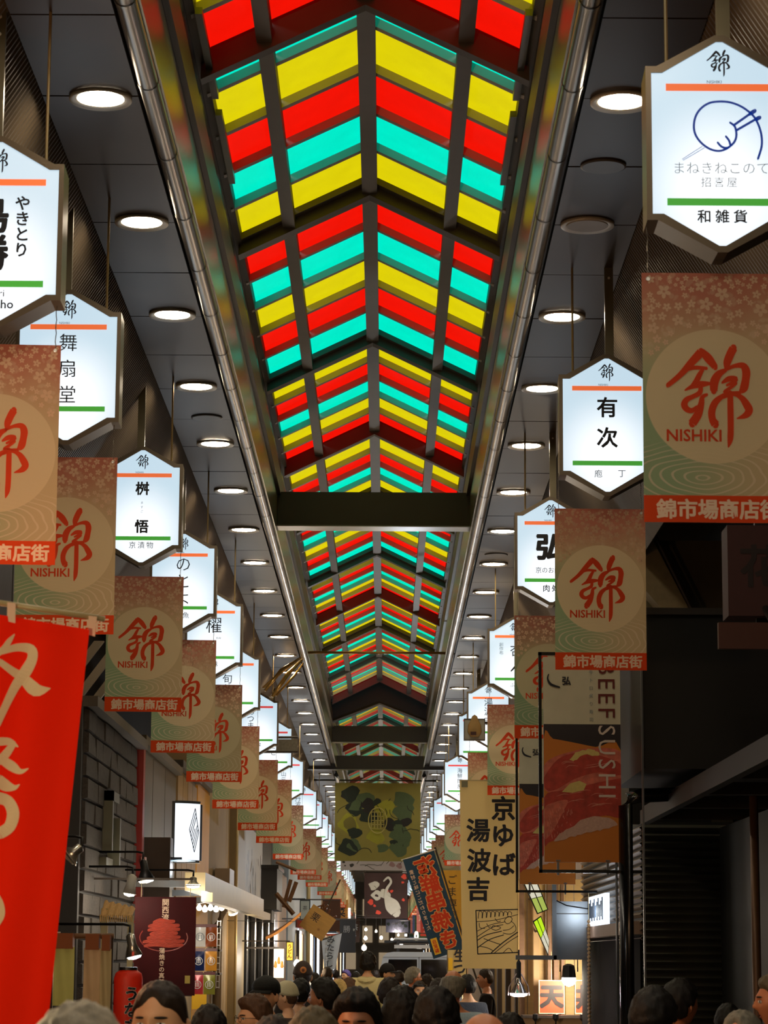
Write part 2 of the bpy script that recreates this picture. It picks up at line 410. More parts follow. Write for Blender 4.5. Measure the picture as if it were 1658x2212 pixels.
# ------------------------------------------------------------ lantern signs and market banners
LOGO = [  # brush strokes of the market's emblem, traced in banner pixels
 [(865,985,18),(960,905,22),(1050,805,30),(1125,722,34)],
 [(1130,715,24),(1180,770,34),(1232,840,24)],
 [(1020,865,8),(1075,845,16),(1165,850,13)],
 [(1135,860,14),(1110,900,20),(1085,950,22),(1050,985,12)],
 [(998,1022,7),(1060,990,20),(1120,975,26),(1185,968,14)],
 [(1120,985,16),(1110,1040,20),(1060,1070,18),(1010,1095,22),(990,1135,26),(1010,1170,24),(1050,1180,20),(1092,1150,14)],
 [(1165,1055,12),(1130,1075,18),(1120,1130,24),(1095,1210,32),(1050,1280,34)],
 [(1375,688,32),(1350,735,32),(1325,800,30),(1318,850,16)],
 [(1312,862,16),(1260,892,28),(1225,950,34),(1218,1025,28)],
 [(1310,858,14),(1380,828,16),(1445,825,26),(1470,870,32),(1465,935,30),(1450,1000,32),(1425,1030,18)],
 [(1285,960,10),(1335,930,22),(1388,928,20),(1368,955,16),(1320,980,10)],
 [(1390,962,14),(1345,1000,14),(1300,1032,12),(1350,1040,14),(1410,1035,12)],
 [(1330,1038,12),(1290,1062,18),(1232,1110,26),(1202,1180,28),(1205,1245,28),(1228,1285,34)],
 [(1290,1075,12),(1370,1050,14),(1430,1075,22),(1470,1130,30),(1488,1175,30),(1460,1213,24),(1395,1238,5)],
 [(1345,1040,22),(1345,1150,24),(1345,1300,24),(1340,1400,22),(1325,1462,5)]]
S = 1 / 1955.
def logo_mesh(scale, cx, cz, fn=None):
    mb = MB()
    for st in LOGO: mb.ribbon([((x - 1222) * S * scale + cx, (1070 - y) * S * scale + cz, w * S * scale) for x, y, w in st])
    if fn: mb.v = [(x, y + fn(x, z), z) for x, y, z in mb.v]
    return mb
BW = .56
def wavy(x, z): return .006 * math.sin(z * 5 + 1) + .004 * math.sin(x * 9)
def wavy2(x, z): return .012 * math.sin(z * 21) * (1 if z > 0 else 1) + .003 * math.sin(x * 9)
def banner_cloth_mat(name, tint):
    m = bpy.data.materials.new(name); m.use_nodes = True
    nt = m.node_tree; n = nt.nodes; l = nt.links; b = n['Principled BSDF']; b.inputs['Roughness'].default_value = .8; b.inputs['Specular IOR Level'].default_value = .15
    tc = n.new('ShaderNodeTexCoord'); sp = n.new('ShaderNodeSeparateXYZ'); l.new(tc.outputs['Object'], sp.inputs[0])
    def math_(op, a, b_=None, clamp=False):
        q = n.new('ShaderNodeMath'); q.operation = op; q.use_clamp = clamp
        for i, v in enumerate((a, b_)):
            if v is None: continue
            if hasattr(v, 'links'): l.new(v, q.inputs[i])
            else: q.inputs[i].default_value = v
        return q.outputs[0]
    def ramp(v, a, b_):
        q = n.new('ShaderNodeMapRange'); q.interpolation_type = 'SMOOTHSTEP'; l.new(v, q.inputs[0]); q.inputs[1].default_value = a; q.inputs[2].default_value = b_; return q.outputs[0]
    def mix(f, a, b_):
        q = n.new('ShaderNodeMix'); q.data_type = 'RGBA'; l.new(f, q.inputs['Factor'])
        for nm, v in (('A', a), ('B', b_)):
            if hasattr(v, 'links'): l.new(v, q.inputs[nm])
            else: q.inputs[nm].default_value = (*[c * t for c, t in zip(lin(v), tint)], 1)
        return q.outputs['Result']
    no = n.new('ShaderNodeTexNoise'); no.inputs['Scale'].default_value = 4; l.new(tc.outputs['Object'], no.inputs[0])
    x, z = sp.outputs[0], sp.outputs[2]
    zz = math_('ADD', z, math_('MULTIPLY', math_('SUBTRACT', no.outputs[0], .5), .25))
    green = math_('MULTIPLY', ramp(x, .22, -.2), ramp(zz, .78, .45))
    base = mix(green, (204, 180, 140), (150, 170, 132))
    pink = math_('MULTIPLY', ramp(zz, .62, 1.0), .9)
    base = mix(pink, base, (186, 104, 88))
    # blossoms
    vo = n.new('ShaderNodeTexVoronoi'); vo.inputs['Scale'].default_value = 17; l.new(tc.outputs['Object'], vo.inputs['Vector'])
    vv = n.new('ShaderNodeTexVoronoi'); vv.inputs['Scale'].default_value = 44; l.new(tc.outputs['Object'], vv.inputs['Vector'])
    fl = math_('MULTIPLY', ramp(vo.outputs['Distance'], .55, .42), ramp(vv.outputs['Distance'], .60, .40))
    fl = math_('MULTIPLY', fl, ramp(zz, .60, .74)); fl = math_('MULTIPLY', fl, .3)
    base = mix(fl, base, (228, 202, 170))
    # stream lines
    wv = n.new('ShaderNodeTexWave'); wv.wave_type = 'RINGS'; wv.rings_direction = 'SPHERICAL'; wv.inputs['Scale'].default_value = 7; wv.inputs['Distortion'].default_value = 7; wv.inputs['Detail'].default_value = 1; wv.inputs['Detail Scale'].default_value = .6
    mp = n.new('ShaderNodeMapping'); mp.inputs['Scale'].default_value = (1, 1, 2.4); mp.inputs['Location'].default_value = (.05, 0, -.42); l.new(tc.outputs['Object'], mp.inputs[0]); l.new(mp.outputs[0], wv.inputs[0])
    st = math_('MULTIPLY', ramp(wv.outputs['Fac'], .82, .95), math_('MULTIPLY', ramp(z, .34, .26), .6))
    base = mix(st, base, (226, 206, 176))
    # moon disc
    dx = math_('MULTIPLY', x, x); dz = math_('SUBTRACT', z, .502); dz = math_('MULTIPLY', dz, dz); rr = math_('SQRT', math_('ADD', dx, dz))
    disc = ramp(rr, .2705, .2665); disc = math_('MULTIPLY', disc, .9)
    base = mix(disc, base, (222, 200, 160))
    l.new(base, b.inputs['Base Color'])
    t = n.new('ShaderNodeBsdfTranslucent'); ms = n.new('ShaderNodeMixShader'); ms.inputs[0].default_value = .3
    l.new(base, t.inputs[0]); l.new(b.outputs[0], ms.inputs[1]); l.new(t.outputs[0], ms.inputs[2]); l.new(ms.outputs[0], n['Material Output'].inputs[0])
    return m
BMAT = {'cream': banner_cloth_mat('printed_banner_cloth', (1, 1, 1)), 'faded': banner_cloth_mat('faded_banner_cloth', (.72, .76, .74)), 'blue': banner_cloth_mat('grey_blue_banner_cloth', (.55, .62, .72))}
print_m = pm('vermilion_print', (226, 78, 44), .8, 0, .05, trans=.25, spec=.1); band_m = pm('vermilion_band', (240, 84, 40), .8, 0, .05, trans=.3, spec=.1)
cream_m = pm('cream_print', (238, 206, 178), .8, 0, .05, spec=.1); chain_m = pm('thin_chain', (120, 112, 100), .35, .8); grom_m = pm('eyelet', (235, 232, 225), .3, .6)
def cloth_me(fn, z0, z1, dy=0., nu=8, nv=40):
    mb = MB(); f = lambda o: (lambda u, v: (-BW / 2 + BW * u, fn(-BW / 2 + BW * u, z0 + (z1 - z0) * v) + dy + o, z0 + (z1 - z0) * v))
    mb.grid(f(0), nu, nv)
    return mb
_bm = {}
blos_m = pm('blossom_print', (222, 190, 158), .8, 0, .05, trans=.25, spec=.1); blos2_m = pm('blossom_outline_print', (196, 128, 108), .8, 0, .05, trans=.25, spec=.1)
def blossoms(fn):
    g = MB(); rr = random.Random(3); done = []
    for _ in range(900):
        x, z = rr.uniform(-.265, .265), 1 - .015 - .36 * rr.random() ** 1.15; r = rr.choice((.014, .02, .026, .032)) if z < .95 else rr.choice((.01, .014, .02))
        if abs(x) + r > .275 or z + r > .995 or math.hypot(x, z - .502) < .272 + r or z < .62 and abs(x) < .2: continue
        if any(math.hypot(x - a, z - b) < (r + q) * .9 for a, b, q in done): continue
        done.append((x, z, r)); a0 = rr.uniform(0, 6)
        for k in range(5):
            a = a0 + math.tau * k / 5; cx, cz = x + r * .52 * math.cos(a), z + r * .52 * math.sin(a); n = 8
            pts = [(cx + r * (.40 * math.cos(t) * math.cos(a) - .27 * math.sin(t) * math.sin(a)), cz + r * (.40 * math.cos(t) * math.sin(a) + .27 * math.sin(t) * math.cos(a))) for t in [math.tau * i / n for i in range(n)]]
            g.add([(px, fn(px, pz) - .0014, pz) for px, pz in pts], [tuple(range(n))])
    return g
def bmesh_of(style):
    if style in _bm: return _bm[style]
    fn = wavy2 if style == 'rippled' else wavy
    cl = cloth_me(fn, 0, 1).mesh('cloth', smooth=True); band = cloth_me(fn, .0, .107, -.0012).mesh('band', smooth=True)
    lg = logo_mesh(1, 0, .50, lambda x, z: fn(x, z) - .0022).mesh('emblem'); lg.materials.append(print_m); band.materials.append(band_m)
    rm = txt('NISHIKI', .066, .018).copy(); bt = txt('錦市場商店街', .081, .03).copy()
    for me, (ox, oz) in ((rm, (-.081, .345)), (bt, (.01, .053))):
        for v in me.vertices: v.co.x += ox; v.co.z += oz; v.co.y += fn(v.co.x, v.co.z) - .0025
    rm.materials.append(print_m); bt.materials.append(cream_m)
    chm = []; grm = []
    for s in (-1, 1):
        x = s * .255; ch = MB(); gr = MB()
        pts = [(x, 0, .975 + .012 * i) for i in range(9)]
        ch.tube([(x + .002 * math.sin(i * 2), .002 * math.cos(i * 2), i * .02) for i in range(12)], .0022, 5)
        gr.lathe([(.006, -.002), (.009, -.003), (.009, .003), (.006, .002)], (x, fn(x, .975) - .002, .975), 12, 'Y')
        a_ = ch.mesh('chain'); a_.materials.append(chain_m); chm.append(a_); a_ = gr.mesh('eyelet'); a_.materials.append(grom_m); grm.append(a_)
    bl_ = blossoms(fn).mesh('blossom_print'); bl_.materials.append(blos_m)
    _bm[style] = (cl, band, lg, rm, bt, chm, grm, bl_); return _bm[style]
_clcopy = {}
def banner(xe, D, side, style, label, group='market banners', hb=1.76, rz=0., simple=False):
    """xe: street-side edge X, hb: height of the bottom above the eye"""
    xc = xe - BW / 2 if side < 0 else xe + BW / 2
    t = thing('market_banner', label, 'banner', (xc, D, Z(hb)), rz, group)
    cl, band, lg, rm, bt, chm, grm, bl_ = bmesh_of('rippled' if style == 'rippled' else 'plain')
    mk = 'cream' if style == 'rippled' else style
    if (cl, mk) not in _clcopy:
        c = cl.copy(); c.materials.append(BMAT[mk]); _clcopy[(cl, mk)] = c
    o = link('cloth', _clcopy[(cl, mk)], None, t); b = link('band', band, None, t); b['label'] = 'vermilion band along the bottom'
    link('blossom_print', bl_, None, t)['kind'] = 'stuff'
    link('emblem', lg, None, t); link('band_lettering', bt, None, b)
    ln_ = (2.78 if D < 12 else 2.835) + .117 - hb - .975
    if not simple: link('lettering', rm, None, t); [link('eyelet', g_, None, t) for g_ in grm]
    for cm_ in chm:
        cc = link('chain', cm_, None, t); cc.location.z = .975; cc.scale.z = ln_ / .22
    return t
# lantern sign
HWL, SH0, SH1, LH = .2645, .1255, .6885, .814
face_poly = [(-.0128, 0), (.0128, 0), (.222, .1255), (HWL, .1255), (HWL, .6885), (.222, .6885), (.0128, .814), (-.0128, .814), (-.222, .6885), (-HWL, .6885), (-HWL, .1255), (-.222, .1255)]
def grow(p, d):
    out = []
    for x, z in p:
        out.append((x + d * (1 if x > .1 else -1 if x < -.1 else (.3 if x > 0 else -.3)), z + d * (1.15 if z > .5 else -1.15)))
    return out
fr_m = pm('lantern_bronze_frame', (104, 92, 76), .35, .6, .12, 6)
def face_mat():
    m = bpy.data.materials.new('backlit_acrylic'); m.use_nodes = True; n = m.node_tree.nodes; l = m.node_tree.links; b = n['Principled BSDF']
    tc = n.new('ShaderNodeTexCoord'); mp = n.new('ShaderNodeMapping'); mp.inputs['Location'].default_value = (0, 0, -.407); mp.inputs['Scale'].default_value = (2.2, 0, 1.9)
    l.new(tc.outputs['Object'], mp.inputs[0]); ln = n.new('ShaderNodeVectorMath'); ln.operation = 'LENGTH'; l.new(mp.outputs[0], ln.inputs[0])
    mr = n.new('ShaderNodeMapRange'); mr.interpolation_type = 'SMOOTHSTEP'; mr.inputs[1].default_value = .1; mr.inputs[2].default_value = .85; l.new(ln.outputs['Value'], mr.inputs[0])
    mx = n.new('ShaderNodeMix'); mx.data_type = 'RGBA'; l.new(mr.outputs[0], mx.inputs['Factor'])
    mx.inputs['A'].default_value = (1.05, 1.1, 1.15, 1); mx.inputs['B'].default_value = (*lin((190, 216, 232)), 1)
    l.new(mx.outputs['Result'], b.inputs['Emission Color']); b.inputs['Emission Strength'].default_value = 1.0
    b.inputs['Base Color'].default_value = (.3, .3, .3, 1); b.inputs['Roughness'].default_value = .3
    return m
fm = face_mat()
LD = .2
hs = MB()
outer = grow(face_poly, .022); n_ = len(outer)
# housing: front lip ring, sides, back
hs.add([(x, 0, z) for x, z in outer] + [(x, 0, z) for x, z in face_poly] + [(x, .015, z) for x, z in face_poly] + [(x * .985, LD, z * .985 + .006) for x, z in outer],
       [(i, (i + 1) % n_, (i + 1) % n_ + n_, i + n_) for i in range(n_)] + [(i + n_, (i + 1) % n_ + n_, (i + 1) % n_ + 2 * n_, i + 2 * n_) for i in range(n_)] +
       [((i + 1) % n_, i, i + 3 * n_, (i + 1) % n_ + 3 * n_) for i in range(n_)] + [tuple(range(3 * n_, 4 * n_))])
hsme = hs.mesh('housing'); hsme.materials.append(fr_m)
fcme = MB().prism(face_poly, .008, .014).mesh('light_panel'); fcme.materials.append(fm)
ob_m = em('orange_film', (228, 104, 52), .85); gb_m = em('green_film', (62, 150, 50), .85); rb_m = em('red_film', (200, 60, 60), .85); ink = pm('black_ink', (14, 16, 30), .5, 0, .05); ink2 = pm('grey_ink', (120, 132, 140), .6); inkb = em('blue_film', (12, 52, 140), .6)
tbme = MB().box(-.208, .208, .004, .0075, .617, .645).mesh('upper_bar'); tbme.materials.append(ob_m)
tbr = MB().box(-.208, .208, .004, .0075, .617, .645).mesh('upper_bar'); tbr.materials.append(rb_m)
bbme = MB().box(-.208, .208, .004, .0075, .16, .188).mesh('lower_bar'); bbme.materials.append(gb_m)
lgme = logo_mesh(.265, 0, .727).mesh('emblem'); lgme.materials.append(ink)
lgme2 = txt('NISHIKI', .0155)
pole_m = pm('olive_hanger', (112, 104, 82), .35, .6)
plme = MB().box(-.026, .026, .03, .06,   .78, 1.44).mesh('hanger_post'); plme.materials.append(pole_m)
rdme = MB().tube([(.0, .05, .68), (.0, .05, 1.44)], .007, 8).mesh('conduit'); rdme.materials.append(pm('bright_conduit', (205, 180, 130), .3, .7))
btme = MB().lathe([(.008, -.004), (.008, .0)], (0, .03, 1.4), 10, 'Y').lathe([(.008, -.004), (.008, .0)], (0, .03, 1.32), 10, 'Y').mesh('bolt'); btme.materials.append(grom_m)
def lantern(xe, D, side, texts, label, hb=None, red=False, group='hexagonal lantern signs', post=True):
    hb = hb or {11.05: 2.775, 13.95: 2.83, 9.67: 2.755, 15.4: 2.82}.get(D, 2.84)
    xc = xe - .29 if side < 0 else xe + .29
    t = thing('lantern_sign', label, 'sign', (xc, D, Z(hb)), 0, group); t.scale = (1.033,) * 3
    link('housing', hsme, None, t); f = link('light_panel', fcme, None, t)
    link('upper_bar', tbr if red else tbme, None, t)['label'] = 'red bar' if red else 'orange bar'
    link('lower_bar', bbme, None, t)['label'] = 'green bar'
    if D < 75: link('emblem', lgme, None, t).location = (0, .003, 0)
    if D < 30: letter(t, 'NISHIKI', .0175, (-.022, .002, .652), ink)
    if post:
        p = link('hanger_post', plme, None, t); p.location.x = (-.02 if side < 0 else .02)
        p.scale.z = 1
        c = link('conduit', rdme, None, t); c.location.x = .2 * (-side) 
        link('bolt', btme, None, p)
    for a in texts: letter(t, *a[:2], (a[2], .0025, a[3]), a[4] if len(a) > 4 else ink, **(a[5] if len(a) > 5 else {}))
    return t
V = dict(vertical=True)
def vb(b=.0, gap=1.0, **k): return dict(vertical=True, bold=b, gap=gap, **k)
LX, RX = -1.49, 1.045
lantern(-1.475, 11.05, -1, [('鳥勝', .17, -.03, .40, ink, vb(.035, 1.0)), ('やきとり', .07, .109, .432, ink, vb(.022)), ('Yakitori', .045, -.03, .132, ink), ('Torisho', .055, -.005, .083, ink, dict(bold=.012))], 'lantern sign reading yakitori at the far left, largest on the left')
lantern(-1.515, 13.95, -1, [('舞扇堂', .105, .0, .40, ink, vb(.0, 1.38))], 'lantern sign with three thin vertical characters, second on the left')
lantern(-1.525, 18.5, -1, [('桝', .10, 0, .535, ink, dict(bold=.03)), ('悟', .10, 0, .26, ink, dict(bold=.03)), ('ますご', .02, 0, .40, ink2, vb(0, 1.6)), ('京漬物', .052, 0, .125, ink, dict(gap=1.4))], 'lantern sign with two bold characters and a pickle shop caption below, third on the left')
lantern(-1.52, 22.3, -1, [('のとよ', .14, 0, .40, ink, vb(-.004, 1.05)), ('魚', .058, .03, .11, ink)], 'lantern sign with three flowing kana and a fish character below')
lantern(-1.5, 26.1, -1, [('櫂', .17, .0, .50, ink), ('KAI', .03, .05, .37, ink2), ('味', .06, .02, .11, ink)], 'lantern sign with one dense character below the orange bar')
lantern(-1.55, 30.9, -1, [('旬菜', .12, -.1, .4, ink, vb())], 'lantern sign half hidden behind the fifth left banner, plain white on its visible side')
lantern(-1.55, 36.3, -1, [('あつまる', .11, -.1, .42, ink, vb(.0, .9)), ('惣菜', .055, .0, .11, ink)], 'lantern sign reading side dishes behind the sixth left banner', None, True)
lantern(-1.5, 40.5, -1, [('ひさご', .10, 0, .42, ink, vb()), ('魚', .05, 0, .11, ink)], 'lantern sign behind the metal rail bracket on the left', None, True)
lantern(-1.54, 47.5, -1, [('山元', .1, -.08, .42, ink, vb())], 'lantern sign left of the grey far beam', None, True)
lantern(-1.53, 56.3, -1, [('丹波屋', .13, -.12, .42, ink, vb(.0, .95))], 'lantern sign with a black brush column cut by its edge, below the left beam', None, True)
lantern(-1.5, 60.2, -1, [('長', .15, -.1, .25, ink)], 'narrow visible lantern sign left of the tapestry', None, True)
lantern(-1.49, 66.2, -1, [], 'lantern sign just left of the tapestry edge', None, True)
lantern(1.018, 9.67, 1, [('まねきねこのて', .0535, 0, .308, ink2, dict(bold=-.014)), ('招喜屋', .042, -.01, .252, ink2, dict(gap=1.35, bold=-.01)), ('和雑貨', .055, 0, .117, ink, dict(bold=.016, gap=1.5))], 'largest lantern sign, upper right, with a blue line drawing of a paw and hairpin')
lantern(1.06, 15.4, 1, [('有', .13, 0, .515, ink, dict(bold=.02)), ('次', .13, 0, .33, ink, dict(bold=.02)), ('庖', .05, -.055, .11, ink), ('丁', .05, .085, .11, ink)], 'lantern sign with two large bold characters of the knife shop on the right')
lantern(1.04, 20.5, 1, [('弘', .22, -.01, .44, ink, dict(bold=.045)), ('京のお肉処', .052, 0, .255, ink, dict(squash=.95)), ('肉処', .06, 0, .11, ink, dict(bold=.01, gap=1.4))], 'lantern sign with one fat brush character of the butcher, third on the right')
lantern(1.116, 28.0, 1, [('杏人', .14, .02, .40, ink, vb(.0, 1.2)), ('創作布', .045, -.14, .50, ink2, vb()), ('ふじ', .05, 0, .11, ink2)], 'lantern sign above the red bar cut by the third right banner')
lantern(1.10, 34.8, 1, [('湯波吉', .12, .0, .45, ink, vb(.0, 1.05))], 'lantern sign behind the small hanging box on the right')
lantern(1.07, 38.2, 1, [('京', .1, .05, .42, ink)], 'lantern sign mostly hidden by the hanging box and right banners', None, True)
lantern(1.07, 47.4, 1, [('海鮮問屋', .095, 0, .4, ink, vb(.0, 1.0)), ('木村', .04, 0, .11, ink)], 'small complete lantern sign with four vertical characters beside the cream banner top', None, True)
lantern(1.09, 50.5, 1, [('伊藤', .12, .06, .3, ink, vb())], 'lantern sign second beyond the four character one on the right', None, True)
lantern(1.09, 59.2, 1, [], 'lantern sign with hidden lettering left of the grey-green right banner', None, True)
for i, D in enumerate([62, 67]): lantern(1.05, D, 1, [], 'plain far lantern sign on the right edge of the tapestry' if i else 'lantern sign just right of the tapestry', None, True)
for i in range(12):
    D = 70.5 + i * 5.0
    lantern(LX, D, -1, [], f'{nth(i + 1)} small lantern sign of the left row beyond the tapestry', None, True, 'distant lantern signs left')
    lantern(1.05, D + 1.5, 1, [], f'{nth(i + 1)} small lantern sign of the right row beyond the tapestry', None, True, 'distant lantern signs right')
# drawing on the first right lantern
root = [o for o in bpy.data.objects if o.get('label', '').startswith('largest lantern sign')][0]
mb = MB(); q = lambda x, y: ((x - 868) / (5.529 * 538), (1107 - y) / (5.529 * 538) + .464)
def stroke(pts, w=13):
    mb.ribbon([(*q(x, y), w / (5.529 * 538)) for x, y in pts])
stroke([(975, 1030), (1030, 1080), (1045, 1180), (1020, 1260), (960, 1320), (900, 1355), (830, 1368), (740, 1345), (650, 1280), (585, 1190), (562, 1090), (580, 970), (640, 870), (740, 800), (860, 780), (980, 790), (1090, 830), (1180, 890), (1250, 960), (1300, 1060), (1330, 1180), (1330, 1310), (1285, 1460)])
stroke([(830, 1268), (865, 1310), (905, 1330), (950, 1330)]); stroke([(925, 1195), (960, 1245), (975, 1300)])
for a, b in (((1020, 1060), (1205, 925)), ((1050, 1120), (1275, 985))): stroke([a, ((a[0] + b[0]) / 2, (a[1] + b[1]) / 2), b], 14)
stroke([(1205, 925), (1235, 905), (1262, 888)], 24); stroke([(1275, 990), (1290, 980), (1315, 968)], 24)
stroke([(425, 1468), (540, 1390), (655, 1315)], 3); stroke([(435, 1480), (560, 1405), (680, 1330)], 3)
part(root, 'drawing', mb, inkb, 'blue line drawing', local=True).location = (0, .003, 0)

Lb = [(-1.475, 11.15, 'cream', 'nearest left market banner, lit orange, running off the left edge'), (-1.52, 14.04, 'cream', 'second left market banner, its lower part behind the red shop flag'),
      (-1.505, 18.6, 'cream', 'third left market banner, fully visible beside the red flag'), (-1.515, 22.43, 'cream', 'fourth left market banner'), (-1.493, 26.21, 'faded', 'fifth left market banner, grey green'),
      (-1.55, 31.04, 'cream', 'sixth left market banner, brighter yellow, above the curved white light box'), (-1.55, 36.45, 'cream', 'seventh left market banner'), (-1.50, 40.6, 'rippled', 'eighth left market banner, its cloth rippled'),
      (-1.54, 47.6, 'faded', 'ninth left market banner, dull green'), (-1.535, 56.4, 'cream', 'tenth left market banner'), (-1.51, 60.3, 'cream', 'eleventh left market banner, a pale narrow strip'), (-1.5, 66.3, 'faded', 'twelfth left market banner, a dark narrow strip'),
      (-1.45, 75.6, 'blue', 'grey blue market banner below the twelfth left one')]
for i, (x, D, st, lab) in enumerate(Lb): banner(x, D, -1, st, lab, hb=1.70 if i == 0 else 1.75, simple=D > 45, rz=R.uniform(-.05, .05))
Rb = [(.997, 9.77, 'cream', 'largest market banner at the right edge of the photo'), (1.028, 15.5, 'cream', 'second right market banner above the sushi sign'), (1.033, 20.6, 'faded', 'third right market banner, half hidden by the second'),
      (1.111, 28.12, 'rippled', 'fourth right market banner, rippled, above the tall cream shop flag'), (1.11, 34.9, 'cream', 'fifth right market banner, only its upper left showing'),
      (1.15, 50.6, 'faded', 'sixth right market banner, left of the cream shop flag'), (1.14, 59.3, 'faded', 'seventh right market banner, lower and behind the sixth')]
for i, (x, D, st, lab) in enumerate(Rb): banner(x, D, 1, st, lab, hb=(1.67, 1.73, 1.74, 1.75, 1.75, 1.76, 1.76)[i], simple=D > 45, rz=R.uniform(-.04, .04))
for i in range(9):
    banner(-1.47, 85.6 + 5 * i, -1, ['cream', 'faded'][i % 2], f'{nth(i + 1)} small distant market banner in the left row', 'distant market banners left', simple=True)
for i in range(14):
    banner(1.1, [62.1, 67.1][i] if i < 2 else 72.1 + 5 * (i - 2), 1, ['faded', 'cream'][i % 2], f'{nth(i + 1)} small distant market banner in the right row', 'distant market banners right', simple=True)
# ------------------------------------------------------------ shop fronts: helpers
def rect(px0, py0, px1, py1, D):
    a = at(px0, py1, D); b = at(px1, py0, D); return a.x, b.x, a.z, b.z
def atX(px, py, X):
    d = at(px, py, 1.0) - CAM; return CAM + d * (X / d.x)
wood = pm('weathered_wood', (120, 86, 56), .6, 0, .3, 3, .2, 30, stretch=(1, 1, 8)); wood_d = pm('dark_wood', (52, 38, 28), .6, 0, .3, 4, .2, 30, stretch=(8, 1, 1))
black = pm('black_paint', (20, 18, 18), .45, .1, .1); blackg = pm('black_gloss', (14, 14, 15), .18, .0, .1); beige = pm('beige_plaster', (138, 118, 84), .75, 0, .18, 3, .1, 30)
khaki = pm('khaki_sheet', (84, 72, 50), .5, .2, .2, 2); yellow_p = pm('yellow_ochre_board', (205, 148, 30), .6, 0, .12, 3); redp = pm('red_enamel', (150, 34, 24), .4, 0, .15)
white_p = pm('white_paint', (214, 210, 200), .5, 0, .06); cream_p = pm('cream_casing', (178, 160, 116), .4, .1, .12, 3); galv = pm('galvanised_duct', (128, 134, 140), .3, .85, .25, 2.5, .08, 6)
def board(name, label, cat, px0, py0, px1, py1, D, mat, th=.03, frame=None, fw=.02, pname='panel', rz=0., group=None):
    """flat upright sign whose front is seen between two pixel corners at depth D"""
    x0, x1, z0, z1 = rect(px0, py0, px1, py1, D); xc = (x0 + x1) / 2; w = x1 - x0; h = z1 - z0
    t = thing(name, label, cat, (xc, D, z0), rz, group)
    part(t, pname, MB().box(-w / 2, w / 2, 0, th, 0, h), mat, local=True)
    if frame:
        mb = MB().box(-w / 2 - fw, -w / 2, -.01, th + .01, -fw, h + fw).box(w / 2, w / 2 + fw, -.01, th + .01, -fw, h + fw).box(-w / 2, w / 2, -.01, th + .01, -fw, 0).box(-w / 2, w / 2, -.01, th + .01, h, h + fw)
        part(t, 'frame', mb, frame, local=True)
    t['w'] = w; t['h'] = h
    return t, w, h
def shop(name, label, X, D0, D1, z1, mat, depth=1.6, cornice=None, openz=None, sgn=-1, z0=0):
    """a shop front block whose street face lies on the plane X"""
    t = thing(name, label, 'building', (X, (D0 + D1) / 2, 0))
    a, b = sorted((X, X + sgn * depth))
    if openz:
        o0, o1, oz = openz
        mb = MB().box(a, b, D0, D1, oz, z1).box(a, b, D0, o0, 0, oz).box(a, b, o1, D1, 0, oz)
        part(t, 'wall', mb, mat)
    else: part(t, 'wall', MB().box(a, b, D0, D1, z0, z1), mat)
    if cornice:
        c0, c1 = sorted((X - sgn * .08, X + sgn * .12)); part(t, 'eave', MB().box(c0, c1, D0 - .02, D1 + .02, z1 - .05, z1 + .03), cornice)
    return t
def lampl(name, loc, power, col, r=.05, kind='POINT'):
    l = bpy.data.lights.new(name, kind); l.energy = power; l.color = col; l.shadow_soft_size = r
    o = bpy.data.objects.new(name, l); COL.objects.link(o); o.location = loc; return o
WARM = (1, .72, .42); NEU = (1, .88, .72); COOL = (.85, .93, 1)
glow_w = em('bulb_glow', (255, 238, 205), 30.); glow_c = em('cool_lamp_glow', (235, 245, 255), 26.)

# ------------------------------------------------------------ left side
t = shop('timber_shop', 'dark timber shop front at the far left, behind the red flag', -2.42, 3, 17.4, 4.6, wood_d, .9, None)
for k in range(10):
    part(t, 'plank', MB().box(-2.42, -2.40, 5 + k * 1.24, 5 + k * 1.24 + 1.2, .1, 4.5), wood_d)
# rough slate clad sign block
stone_b = pm('slate_backing', (30, 27, 24), .8, 0, .2); stone = pm('rough_slate', (70, 62, 55), .85, 0, .5, 14, .9, 45)
t = thing('stone_clad_wall', 'upper wall clad in rough grey slate with a broken sign bracket, right of the red flag', 'wall', (-2.3, 21.6, 0))
part(t, 'core', MB().box(-2.75, -2.31, 19.4, 23.4, 1.0, 3.66), stone_b)
part(t, 'coping', MB().box(-2.8, -2.2, 19.35, 23.5, 3.66, 3.74), pm('coping_metal', (92, 84, 74), .5, .3), 'metal coping')
for r_ in range(15):
    y = 19.42; z = 1.05 + r_ * .174
    while y < 23.3:
        w = min(R.uniform(.5, .9), 23.38 - y)
        d = R.uniform(0, .018)
        mb = MB().add([(-2.31, y, z), (-2.31, y + w - .012, z), (-2.31, y + w - .012, z + .162), (-2.31, y, z + .162),
                       (-2.285 + d, y + .008, z + .008), (-2.285 + R.uniform(0, .02), y + w - .02, z + .008), (-2.285 + R.uniform(0, .02), y + w - .02, z + .154), (-2.285 + d, y + .008, z + .154)],
                      [(4, 5, 6, 7), (0, 1, 5, 4), (1, 2, 6, 5), (2, 3, 7, 6), (3, 0, 4, 7)])
        part(t, 'slate', mb, stone); y += w
mb = MB().box(-2.28, -2.2, 20.6, 20.68, 2.62, 3.1).box(-2.28, -2.2, 20.6, 21.1, 3.02, 3.1).box(-2.28, -2.18, 21.0, 21.08, 2.5, 2.9).box(-2.28, -2.22, 20.4, 20.9, 2.5, 2.56)
part(t, 'sign_bracket', mb, pm('verdigris', (96, 94, 76), .5, .4), 'broken letter shaped bracket')
part(t, 'end_face', MB().box(-3.1, -2.31, 19.3, 19.4, 0, 3.7), pm('end_face_render', (58, 54, 50), .7))
